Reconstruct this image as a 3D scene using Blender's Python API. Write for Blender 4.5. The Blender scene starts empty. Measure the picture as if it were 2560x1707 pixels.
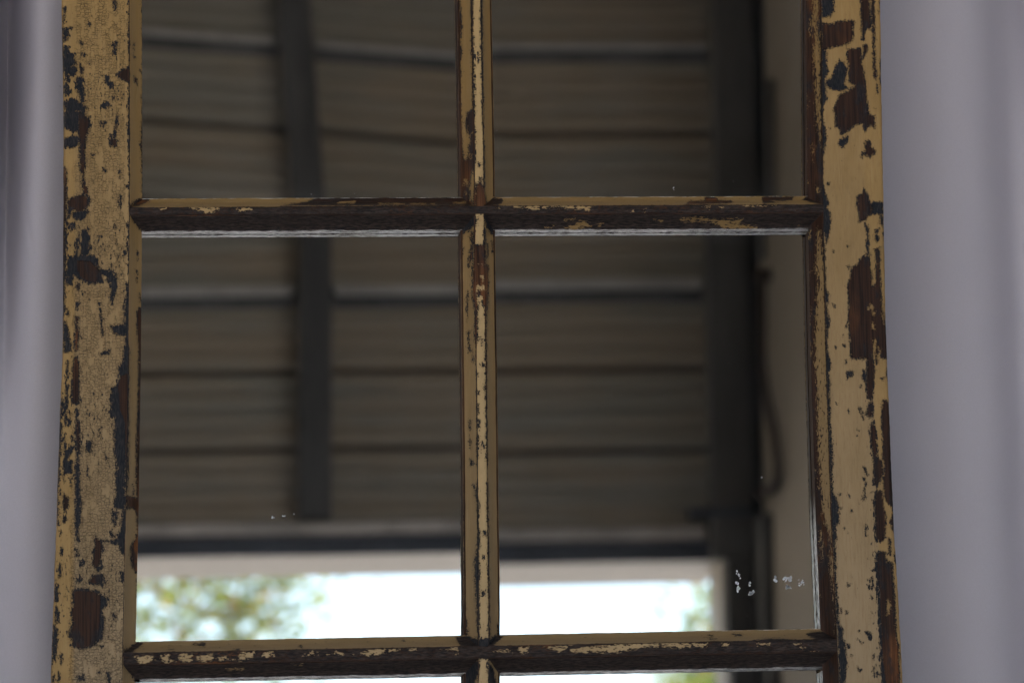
import bpy, bmesh, math, random
import numpy as np
from mathutils import Vector, Matrix, noise

random.seed(7)
C = bpy.context.scene.collection
S = bpy.context.scene

# ------------------------------------------------------------ camera
cam_d = bpy.data.cameras.new('camera')
cam = bpy.data.objects.new('camera', cam_d)
C.objects.link(cam)
Fw = Vector((0.12, 1.0, 0.20)).normalized()
Rt = Fw.cross(Vector((0, 0, 1))).normalized()
Up = Rt.cross(Fw)
roll = 0.020
R2 = Rt * math.cos(roll) - Up * math.sin(roll)
U2 = Rt * math.sin(roll) + Up * math.cos(roll)
M = Matrix((R2, U2, -Fw)).transposed().to_4x4()
M.translation = (-0.41837, -3.48643, 1.30272)
cam.matrix_world = M
cam_d.sensor_width = 36.0
cam_d.lens = 132.38
cam_d.clip_start = 0.05
cam_d.clip_end = 3000
cam_d.dof.use_dof = True
cam_d.dof.focus_distance = 3.60
cam_d.dof.aperture_fstop = 7.6
S.camera = cam

# ------------------------------------------------------------ sky, sun, exposure
SUN_EL, SUN_ROT = math.radians(48), math.radians(-38)
w = bpy.data.worlds.new('World'); S.world = w; w.use_nodes = True
nt = w.node_tree
bg = nt.nodes['Background']
sky = nt.nodes.new('ShaderNodeTexSky')
sky.sky_type = 'NISHITA'; sky.sun_disc = False
sky.sun_elevation = SUN_EL; sky.sun_rotation = SUN_ROT
sky.dust_density = 3.0; sky.air_density = 1.0
nt.links.new(sky.outputs[0], bg.inputs[0])
bg.inputs[1].default_value = 0.085
sd = bpy.data.lights.new('sun', 'SUN'); sd.energy = 4.6; sd.angle = math.radians(0.5); sd.color = (1.0, 0.96, 0.90)
so = bpy.data.objects.new('sun', sd); C.objects.link(so)
sdir = Vector((math.sin(SUN_ROT) * math.cos(SUN_EL), math.cos(SUN_ROT) * math.cos(SUN_EL), math.sin(SUN_EL)))
so.rotation_euler = sdir.to_track_quat('Z', 'Y').to_euler()
so.location = (-6, 6, 12)
S.view_settings.view_transform = 'Standard'
S.view_settings.look = 'None'
S.view_settings.exposure = 2.8
S.view_settings.gamma = 1.0
S.cycles.max_bounces = 10
S.cycles.diffuse_bounces = 6
S.cycles.glossy_bounces = 6
S.cycles.sample_clamp_indirect = 6.0

# ------------------------------------------------------------ helpers
def tag(o, label=None, cat=None, group=None, kind=None):
    if label: o['label'] = label
    if cat: o['category'] = cat
    if group: o['group'] = group
    if kind: o['kind'] = kind
    return o
def empty(name, loc=(0, 0, 0)):
    o = bpy.data.objects.new(name, None); o.location = loc; C.objects.link(o); return o
def link_mesh(name, verts, faces, m, parent=None, smooth=False):
    me = bpy.data.meshes.new(name); me.from_pydata(verts, [], faces); me.update()
    if smooth: me.shade_smooth()
    me.materials.append(m)
    o = bpy.data.objects.new(name, me); C.objects.link(o)
    if parent:
        o.parent = parent
        o.location = -parent.location
    return o
class MB:
    def __init__(s): s.v = []; s.f = []
    def box(s, a, b):
        n = len(s.v); x0, y0, z0 = a; x1, y1, z1 = b
        s.v += [(x0,y0,z0),(x1,y0,z0),(x1,y1,z0),(x0,y1,z0),(x0,y0,z1),(x1,y0,z1),(x1,y1,z1),(x0,y1,z1)]
        s.f += [(n,n+3,n+2,n+1),(n+4,n+5,n+6,n+7),(n,n+1,n+5,n+4),(n+1,n+2,n+6,n+5),(n+2,n+3,n+7,n+6),(n+3,n,n+4,n+7)]
        return s
    def tube(s, pts, r, k=10, cap=True):
        pts = [Vector(p) for p in pts]; n0 = len(s.v); up = Vector((0.13, 0.97, 0.2))
        for i, p in enumerate(pts):
            t = (pts[min(i+1, len(pts)-1)] - pts[max(i-1, 0)]).normalized()
            a = t.cross(up).normalized(); b = t.cross(a)
            rr = r[i] if isinstance(r, (list, tuple)) else r
            for j in range(k):
                an = 2*math.pi*j/k
                s.v.append(tuple(p + (a*math.cos(an) + b*math.sin(an))*rr))
        for i in range(len(pts)-1):
            for j in range(k):
                s.f.append((n0+i*k+j, n0+i*k+(j+1)%k, n0+(i+1)*k+(j+1)%k, n0+(i+1)*k+j))
        if cap:
            s.f.append(tuple(n0+j for j in range(k))[::-1]); s.f.append(tuple(n0+(len(pts)-1)*k+j for j in range(k)))
        return s
    def build(s, name, m, parent=None, smooth=False, bevel=0):
        o = link_mesh(name, s.v, s.f, m, parent, smooth)
        if bevel:
            bm = bmesh.new(); bm.from_mesh(o.data)
            bmesh.ops.bevel(bm, geom=bm.edges[:], offset=bevel, segments=2, affect='EDGES', profile=0.5)
            bm.to_mesh(o.data); bm.free()
        return o

# ------------------------------------------------------------ materials
class NT:
    def __init__(s, name):
        s.m = bpy.data.materials.new(name); s.m.use_nodes = True
        s.t = s.m.node_tree; s.t.nodes.clear()
        s.out = s.n('ShaderNodeOutputMaterial')
    def n(s, ty, **kw):
        nd = s.t.nodes.new(ty)
        for k, v in kw.items(): setattr(nd, k, v)
        return nd
    def put(s, sock, v):
        if v is None: return
        if hasattr(v, 'links') or isinstance(v, bpy.types.NodeSocket): s.t.links.new(v, sock)
        else: sock.default_value = v
    def math(s, op, a, b=None, c=None, clamp=False):
        nd = s.n('ShaderNodeMath', operation=op, use_clamp=clamp)
        s.put(nd.inputs[0], a); s.put(nd.inputs[1], b); s.put(nd.inputs[2], c); return nd.outputs[0]
    def ss(s, x, a, b):
        nd = s.n('ShaderNodeMapRange', interpolation_type='SMOOTHSTEP')
        s.put(nd.inputs['Value'], x); nd.inputs['From Min'].default_value = a; nd.inputs['From Max'].default_value = b
        return nd.outputs[0]
    def rng(s, x, a, b, c, d):
        nd = s.n('ShaderNodeMapRange'); s.put(nd.inputs['Value'], x)
        for k, v in zip(('From Min', 'From Max', 'To Min', 'To Max'), (a, b, c, d)): nd.inputs[k].default_value = v
        return nd.outputs[0]
    def mix(s, f, a, b):
        nd = s.n('ShaderNodeMix', data_type='RGBA'); s.put(nd.inputs[0], f)
        s.put(nd.inputs[6], a if not isinstance(a, tuple) else (*a, 1)); s.put(nd.inputs[7], b if not isinstance(b, tuple) else (*b, 1))
        return nd.outputs[2]
    def mapping(s, vec, scale, loc=(0, 0, 0)):
        nd = s.n('ShaderNodeMapping'); s.put(nd.inputs[0], vec); nd.inputs['Scale'].default_value = scale; nd.inputs['Location'].default_value = loc
        return nd.outputs[0]
    def noise(s, vec, scale=1.0, detail=2.0, rough=0.5, dist=0.0):
        nd = s.n('ShaderNodeTexNoise'); s.put(nd.inputs['Vector'], vec)
        nd.inputs['Scale'].default_value = scale; nd.inputs['Detail'].default_value = detail
        nd.inputs['Roughness'].default_value = rough; nd.inputs['Distortion'].default_value = dist
        return nd.outputs[0]
    def attr(s, name):
        return s.n('ShaderNodeAttribute', attribute_name=name).outputs['Fac']
    def bump(s, h, dist, strength=1.0, normal=None):
        nd = s.n('ShaderNodeBump'); s.put(nd.inputs['Height'], h); nd.inputs['Distance'].default_value = dist
        nd.inputs['Strength'].default_value = strength
        if normal is not None: s.put(nd.inputs['Normal'], normal)
        return nd.outputs[0]
    def bsdf(s, col, rough=0.5, normal=None, spec=0.5, metallic=0.0, **kw):
        b = s.n('ShaderNodeBsdfPrincipled')
        s.put(b.inputs['Base Color'], (*col, 1) if isinstance(col, tuple) else col)
        s.put(b.inputs['Roughness'], rough); s.put(b.inputs['Metallic'], metallic)
        s.put(b.inputs['Specular IOR Level'], spec)
        if normal is not None: s.put(b.inputs['Normal'], normal)
        for k, v in kw.items(): s.put(b.inputs[k.replace('_', ' ')], v)
        s.t.links.new(b.outputs[0], s.out.inputs[0]); return b
    def obj(s): return s.n('ShaderNodeTexCoord').outputs['Object']

def simple(name, col, col2=None, scale=8.0, rough=0.7, stretch=(1, 1, 1), bump=0.0, spec=0.4):
    N = NT(name); v = N.mapping(N.obj(), stretch)
    n1 = N.noise(v, scale, 5, 0.6); n2 = N.noise(v, scale*7, 3, 0.6)
    f = N.math('ADD', N.math('MULTIPLY', n1, 0.7), N.math('MULTIPLY', n2, 0.3))
    c2 = col2 or tuple(c*0.6 for c in col)
    col_s = N.mix(N.ss(f, 0.35, 0.65), c2, col)
    N.bsdf(col_s, rough, N.bump(f, bump) if bump else None, spec)
    return N.m

def paint_material(name, axis):
    """old cream paint over a dark undercoat over bare wood; the chips follow the wear stored on the mesh. axis = grain direction"""
    N = NT(name); P = N.obj()
    if axis == 'z': al, ac = (1, 1, 0), (0, 0, 1)
    def sc(across, along):                      # scale per metre across / along the grain
        return (across, across, along) if axis == 'z' else (along, across, across)
    bare = N.attr('bare'); wood = N.attr('wood'); fleck = N.attr('fleck'); crack = N.attr('crack')
    c = lambda x, k: N.math('MULTIPLY', N.math('SUBTRACT', x, 0.5), k)
    n_med = c(N.noise(N.mapping(P, sc(420, 210)), 1, 5, 0.66), 8.5 if axis == 'z' else 2.8)
    n_teeth = c(N.noise(N.mapping(P, sc(450, 1500) if axis == 'z' else sc(1500, 330)), 1, 4, 0.7), 11.0 if axis == 'z' else 5.0)
    b = N.math('ADD', bare, N.math('ADD', n_med, n_teeth))
    # scattered small chips
    fl = N.noise(N.mapping(P, sc(520, 210), (3.1, 1.7, 8.3)), 1, 4, 0.65)
    near = N.ss(bare, -3.2, 0.0)
    thr = N.math('SUBTRACT', N.math('SUBTRACT', 0.80, N.math('MULTIPLY', fleck, 0.26)), N.math('MULTIPLY', near, 0.13))
    chip = N.math('MULTIPLY', N.math('SUBTRACT', fl, thr), 14.0)
    b2 = N.math('MAXIMUM', b, chip)
    mask = N.ss(b2, -0.10, 0.12)
    n_w = c(N.noise(N.mapping(P, sc(300, 900) if axis == 'z' else sc(600, 260), (9, 4, 1)), 1, 4, 0.65), 5.0)
    wm = N.math('MULTIPLY', N.ss(N.math('ADD', wood, n_w), 0.5, 1.4), mask)
    # crackle: two families of cracks with a wandering offset
    warp = N.n('ShaderNodeTexNoise'); N.put(warp.inputs['Vector'], P); warp.inputs['Scale'].default_value = 260; warp.inputs['Detail'].default_value = 2
    wv = N.n('ShaderNodeVectorMath', operation='MULTIPLY_ADD')
    N.t.links.new(warp.outputs['Color'], wv.inputs[0]); wv.inputs[1].default_value = (0.0022, 0.0022, 0.0022); N.t.links.new(P, wv.inputs[2])
    PW = wv.outputs[0]
    vor = N.n('ShaderNodeTexVoronoi', feature='DISTANCE_TO_EDGE'); N.put(vor.inputs['Vector'], N.mapping(PW, sc(290, 350))); vor.inputs['Scale'].default_value = 1.0; vor.inputs['Randomness'].default_value = 0.72
    vor2 = N.n('ShaderNodeTexVoronoi', feature='DISTANCE_TO_EDGE'); N.put(vor2.inputs['Vector'], N.mapping(PW, sc(150, 560), (5, 5, 5))); vor2.inputs['Scale'].default_value = 1.0; vor2.inputs['Randomness'].default_value = 0.9
    gate = N.noise(N.mapping(P, sc(120, 60), (2, 8, 4)), 1, 3, 0.6)
    wdt = N.math('MULTIPLY', crack, N.ss(gate, 0.32, 0.60))
    cr = N.math('SUBTRACT', 1.0, N.ss(N.math('SUBTRACT', vor.outputs[0], N.math('MULTIPLY', wdt, 0.040)), -0.01, 0.035))
    cr2 = N.math('SUBTRACT', 1.0, N.ss(N.math('SUBTRACT', vor2.outputs[0], N.math('MULTIPLY', wdt, 0.022)), -0.01, 0.035))
    crk = N.math('MULTIPLY', N.math('MAXIMUM', cr, N.math('MULTIPLY', cr2, 0.8)), N.ss(wdt, 0.05, 0.5))
    # colours
    t1 = N.noise(N.mapping(P, sc(26, 7)), 1, 5, 0.62); t2 = N.noise(N.mapping(P, sc(420, 60)), 1, 4, 0.6); t3 = N.noise(P, 1500, 2, 0.6)
    cream = N.mix(N.ss(t1, 0.35, 0.68), CREAM_B, CREAM_A)
    cream = N.mix(N.attr('pale'), cream, N.mix(N.ss(t1, 0.35, 0.68), (0.29, 0.212, 0.122), (0.355, 0.265, 0.162)))
    cream = N.mix(N.math('MULTIPLY', N.ss(t2, 0.45, 0.75), 0.30), cream, CREAM_D)
    cream = N.mix(N.math('MULTIPLY', N.ss(t3, 0.5, 0.8), 0.14), cream, CREAM_D)
    cream = N.mix(N.attr('bevel_shade'), cream, N.mix(N.attr('pale'), (0.235, 0.140, 0.043), (0.225, 0.150, 0.068)))  # moulding shade painted in as a darker, yellowed cream
    cream = N.mix(N.attr('clean'), cream, (0.62, 0.44, 0.21))
    bl = N.noise(N.mapping(P, sc(95, 38), (1, 5, 2)), 1, 5, 0.7)
    cream = N.mix(N.math('MULTIPLY', N.ss(bl, 0.5, 0.72), 0.22), cream, (0.17, 0.12, 0.06))
    ln = N.noise(N.mapping(P, sc(900, 26), (3, 3, 9)), 1, 3, 0.6)
    cream = N.mix(N.math('MULTIPLY', N.ss(ln, 0.55, 0.75), 0.22), cream, (0.50, 0.38, 0.22))
    pin = N.noise(N.mapping(P, (900, 900, 900), (8, 1, 6)), 1, 2, 0.5)
    cream = N.mix(N.math('MULTIPLY', N.ss(pin, 0.69, 0.74), 0.6), cream, (0.06, 0.035, 0.02))
    cream = N.mix(N.math('MULTIPLY', crk, 0.85), cream, (0.045, 0.032, 0.022))
    # grimy rim of a chip
    rim = N.math('MULTIPLY', N.ss(b2, -0.9, 0.0), 0.16)
    cream = N.mix(rim, cream, (0.16, 0.10, 0.05))
    u1 = N.noise(N.mapping(P, sc(700, 160)), 1, 4, 0.6)
    u3 = N.noise(N.mapping(P, sc(1300, 90), (4, 4, 4)), 1, 4, 0.7)
    under = N.mix(N.ss(u1, 0.35, 0.75), (0.009, 0.012, 0.017) if axis == 'z' else (0.014, 0.012, 0.013), (0.036, 0.032, 0.032) if axis == 'z' else (0.065, 0.047, 0.038))
    under = N.mix(N.math('MULTIPLY', N.ss(u3, 0.54, 0.74), 0.60), under, (0.105, 0.09, 0.082))
    g1 = N.noise(N.mapping(P, sc(430, 9)), 1, 4, 0.65, 0.4); g2 = N.noise(N.mapping(P, sc(16, 8), (7, 7, 7)), 1, 3, 0.6)
    grain = N.ss(g1, 0.3, 0.72)
    w_dark = N.mix(grain, (0.015, 0.009, 0.007), (0.055, 0.026, 0.016))
    w_org = N.mix(grain, (0.060, 0.022, 0.008), (0.26, 0.105, 0.038))
    woodc = N.mix(N.math('MULTIPLY', N.ss(g2, 0.52, 0.70), 0.85), w_dark, w_org)
    g3 = N.noise(N.mapping(P, sc(70, 26), (2, 6, 7)), 1, 4, 0.65)
    woodc = N.mix(N.math('MULTIPLY', N.ss(g3, 0.50, 0.62), 0.75), woodc, under)
    woodc = N.mix(N.math('MULTIPLY', N.ss(u1, 0.55, 0.75), 0.5), woodc, (0.02, 0.016, 0.014))
    col = N.mix(mask, cream, N.mix(wm, under, woodc))
    h = N.math('SUBTRACT', N.math('SUBTRACT', 1.0, N.math('MULTIPLY', mask, 0.65)), N.math('MULTIPLY', wm, 0.25))
    h = N.math('SUBTRACT', h, N.math('MULTIPLY', crk, N.math('MULTIPLY', N.math('SUBTRACT', 1.0, mask), 0.5)))
    h = N.math('ADD', h, N.math('MULTIPLY', t2, 0.10)); h = N.math('ADD', h, N.math('MULTIPLY', N.math('MULTIPLY', g1, mask), 0.35))
    rough = N.math('SUBTRACT', 0.62, N.math('MULTIPLY', u1, N.math('MULTIPLY', mask, 0.30)))
    N.bsdf(col, rough, N.bump(h, 0.0009, 0.9), N.rng(mask, 0, 1, 0.30, 0.10))
    return N.m
CREAM_A = (0.375, 0.236, 0.086); CREAM_B = (0.315, 0.195, 0.066); CREAM_D = (0.18, 0.10, 0.033)
m_paint_z = paint_material('chipped_cream_paint_upright', 'z')
m_paint_x = paint_material('chipped_cream_paint_level', 'x')

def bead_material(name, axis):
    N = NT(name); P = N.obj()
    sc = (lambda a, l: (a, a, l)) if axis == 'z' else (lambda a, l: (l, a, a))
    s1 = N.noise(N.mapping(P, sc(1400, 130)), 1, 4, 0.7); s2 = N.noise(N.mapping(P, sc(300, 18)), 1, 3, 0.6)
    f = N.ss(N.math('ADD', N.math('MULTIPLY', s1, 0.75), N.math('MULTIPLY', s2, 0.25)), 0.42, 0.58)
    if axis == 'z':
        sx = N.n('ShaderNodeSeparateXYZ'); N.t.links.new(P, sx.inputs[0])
        f = N.math('MULTIPLY', f, N.ss(N.math('MULTIPLY', sx.outputs[2], -1.0), -1.86, -1.80))  # painted glint kept to the lower length of the upright bead
    col = N.mix(f, (0.05, 0.03, 0.02), (0.80, 0.79, 0.78))  # white streaks paint the sky's grazing reflection into the bead colour
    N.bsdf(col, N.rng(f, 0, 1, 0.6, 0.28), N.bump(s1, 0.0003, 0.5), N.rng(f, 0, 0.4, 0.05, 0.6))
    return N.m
m_bead_x = bead_material('sky_glint_bead_level', 'x')
m_bead_z = bead_material('sky_glint_bead_upright', 'z')
m_bead_dark = simple('brown_stained_bead', (0.07, 0.035, 0.02), (0.025, 0.014, 0.01), 30, 0.65, (1, 1, 0.2), 0.0004, 0.05)

def mirror_material():
    N = NT('old_mirror_glass'); P = N.obj()
    gl = N.n('ShaderNodeBsdfGlossy'); gl.inputs['Color'].default_value = (0.80, 0.81, 0.80, 1); gl.inputs['Roughness'].default_value = 0.0
    df = N.n('ShaderNodeBsdfDiffuse'); df.inputs['Color'].default_value = (0.6, 0.6, 0.6, 1)
    a = N.noise(P, 9, 5, 0.65); b = N.noise(N.mapping(P, (30, 30, 8)), 1, 4, 0.7)
    film = N.math('MULTIPLY', N.ss(N.math('ADD', N.math('MULTIPLY', a, 0.6), N.math('MULTIPLY', b, 0.4)), 0.42, 0.75), 0.022)
    v = N.n('ShaderNodeTexVoronoi'); N.put(v.inputs['Vector'], P); v.inputs['Scale'].default_value = 95; v.inputs['Randomness'].default_value = 1
    rnd = N.n('ShaderNodeSeparateColor'); N.t.links.new(v.outputs['Color'], rnd.inputs[0])
    rad = N.math('MULTIPLY', N.math('SUBTRACT', rnd.outputs[0], 0.66), 0.17)
    dust = N.math('MULTIPLY', N.ss(N.math('SUBTRACT', rad, v.outputs['Distance']), 0.0, 0.02), 0.35)
    sx = N.n('ShaderNodeSeparateXYZ'); N.t.links.new(P, sx.inputs[0])
    ex = N.ss(N.math('ABSOLUTE', sx.outputs[0]), 0.135, 0.166); ez = N.ss(N.math('ABSOLUTE', sx.outputs[2]), 0.180, 0.207)
    edge = N.math('MULTIPLY', N.math('MULTIPLY', N.math('MAXIMUM', ex, ez), N.ss(a, 0.3, 0.65)), 0.05)
    fac = N.math('ADD', N.math('ADD', N.math('ADD', film, edge), dust), 0.004, clamp=True)
    mx = N.n('ShaderNodeMixShader'); N.put(mx.inputs[0], fac)
    N.t.links.new(gl.outputs[0], mx.inputs[1]); N.t.links.new(df.outputs[0], mx.inputs[2]); N.t.links.new(mx.outputs[0], N.out.inputs[0])
    return N.m
m_mirror = mirror_material()
m_smear = simple('dried_white_paint', (0.82, 0.84, 0.88), (0.62, 0.64, 0.68), 400, 0.5)

def curtain_material():
    N = NT('grey_lilac_cloth'); P = N.obj()
    wv = N.math('ADD', N.noise(N.mapping(P, (2600, 2600, 500)), 1, 2, 0.7), N.noise(N.mapping(P, (500, 500, 2600)), 1, 2, 0.7))
    big = N.noise(P, 2.2, 4, 0.6)
    col = N.mix(N.ss(big, 0.3, 0.7), (0.485, 0.468, 0.525), (0.525, 0.507, 0.565))
    col = N.mix(N.math('MULTIPLY', N.ss(wv, 0.7, 1.3), 0.22), col, (0.36, 0.34, 0.365))
    gr = N.noise(P, 1100, 2, 0.6); col = N.mix(N.math('MULTIPLY', N.ss(gr, 0.35, 0.7), 0.30), col, (0.42, 0.40, 0.43))
    sp = N.noise(P, 190, 2, 0.5); col = N.mix(N.math('MULTIPLY', N.ss(sp, 0.79, 0.83), 0.5), col, (0.10, 0.10, 0.12))
    N.bsdf(col, 0.9, N.bump(wv, 0.0002, 0.5), 0.15, Sheen_Weight=0.12)
    return N.m
m_curtain = curtain_material()
m_clad = None
def clad_material():
    N = NT('painted_iron_sheet'); P = N.obj()
    a = N.noise(N.mapping(P, (0.9, 1, 6)), 1, 5, 0.65); b = N.noise(N.mapping(P, (7, 7, 12)), 1, 5, 0.65)
    col = N.mix(N.ss(a, 0.38, 0.62), CLAD_A, CLAD_B)
    col = N.mix(N.math('MULTIPLY', N.ss(b, 0.55, 0.8), 0.35), col, (0.085, 0.055, 0.035))
    N.bsdf(col, 0.7, None, 0.15); return N.m
CLAD_A = (0.104, 0.083, 0.058); CLAD_B = (0.088, 0.081, 0.065)
m_clad = clad_material()
m_groove = simple('brown_lap_strip', (0.028, 0.018, 0.012), None, 5, 0.9, spec=0.1)
m_stud = simple('dark_timber', (0.030, 0.029, 0.027), (0.019, 0.0185, 0.018), 12, 0.9, (1, 1, 0.15), spec=0.1)
m_post = simple('brown_black_timber', (0.050, 0.047, 0.042), (0.036, 0.034, 0.031), 9, 0.9, (1, 1, 0.2), spec=0.1)
m_girt = simple('grey_pipe', (0.16, 0.15, 0.135), (0.12, 0.11, 0.10), 10, 0.7, spec=0.2)
m_slate = simple('slate_strip', (0.042, 0.042, 0.041), None, 6, 0.9, spec=0.1)
m_black = simple('black_steel', (0.010, 0.013, 0.020), None, 9, 0.7)
m_ledge = simple('pale_ledge', (0.22, 0.19, 0.165), (0.12, 0.105, 0.09), 3, 0.7, (1, 1, 1))
m_beige = simple('beige_painted_boards', (0.168, 0.136, 0.094), (0.140, 0.113, 0.077), 4, 0.6)
m_plaster = simple('taupe_plaster', (0.124, 0.103, 0.078), (0.105, 0.088, 0.066), 2.2, 0.9, spec=0.1, bump=0.002)
m_floor = simple('concrete', (0.58, 0.55, 0.52), (0.48, 0.455, 0.43), 1.5, 0.8)
m_roof = simple('roof_boards', (0.20, 0.18, 0.16), (0.16, 0.145, 0.13), 3, 0.8, (1, 0.2, 1))
m_ground = simple('pale_gravel_ground', (0.50, 0.47, 0.44), (0.42, 0.395, 0.37), 0.6, 0.95)
m_cable = simple('brown_rubber_cable', (0.022, 0.014, 0.010), None, 20, 0.8, spec=0.1)
def leaf_material(name, a, b):
    N = NT(name); oi = N.noise(N.obj(), 2.2, 3, 0.6)
    bs = N.bsdf(N.mix(N.ss(oi, 0.35, 0.65), a, b), 0.5, None, 0.4)
    tr = N.n('ShaderNodeBsdfTranslucent'); N.put(tr.inputs[0], N.mix(0.5, a, b))
    mx = N.n('ShaderNodeMixShader'); mx.inputs[0].default_value = 0.45
    N.t.links.new(bs.outputs[0], mx.inputs[1]); N.t.links.new(tr.outputs[0], mx.inputs[2]); N.t.links.new(mx.outputs[0], N.out.inputs[0])
    return N.m
m_leaf = leaf_material('olive_leaves', (0.060, 0.095, 0.014), (0.125, 0.135, 0.025))
m_leaf_y = leaf_material('yellowing_leaves', (0.15, 0.12, 0.035), (0.16, 0.09, 0.03))
m_wallp = simple('pale_render', (0.66, 0.64, 0.62), (0.58, 0.56, 0.55), 2.0, 0.85)
m_bark = simple('bark', (0.16, 0.12, 0.09), None, 6, 0.9, (1, 1, 0.2), 0.01)
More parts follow.
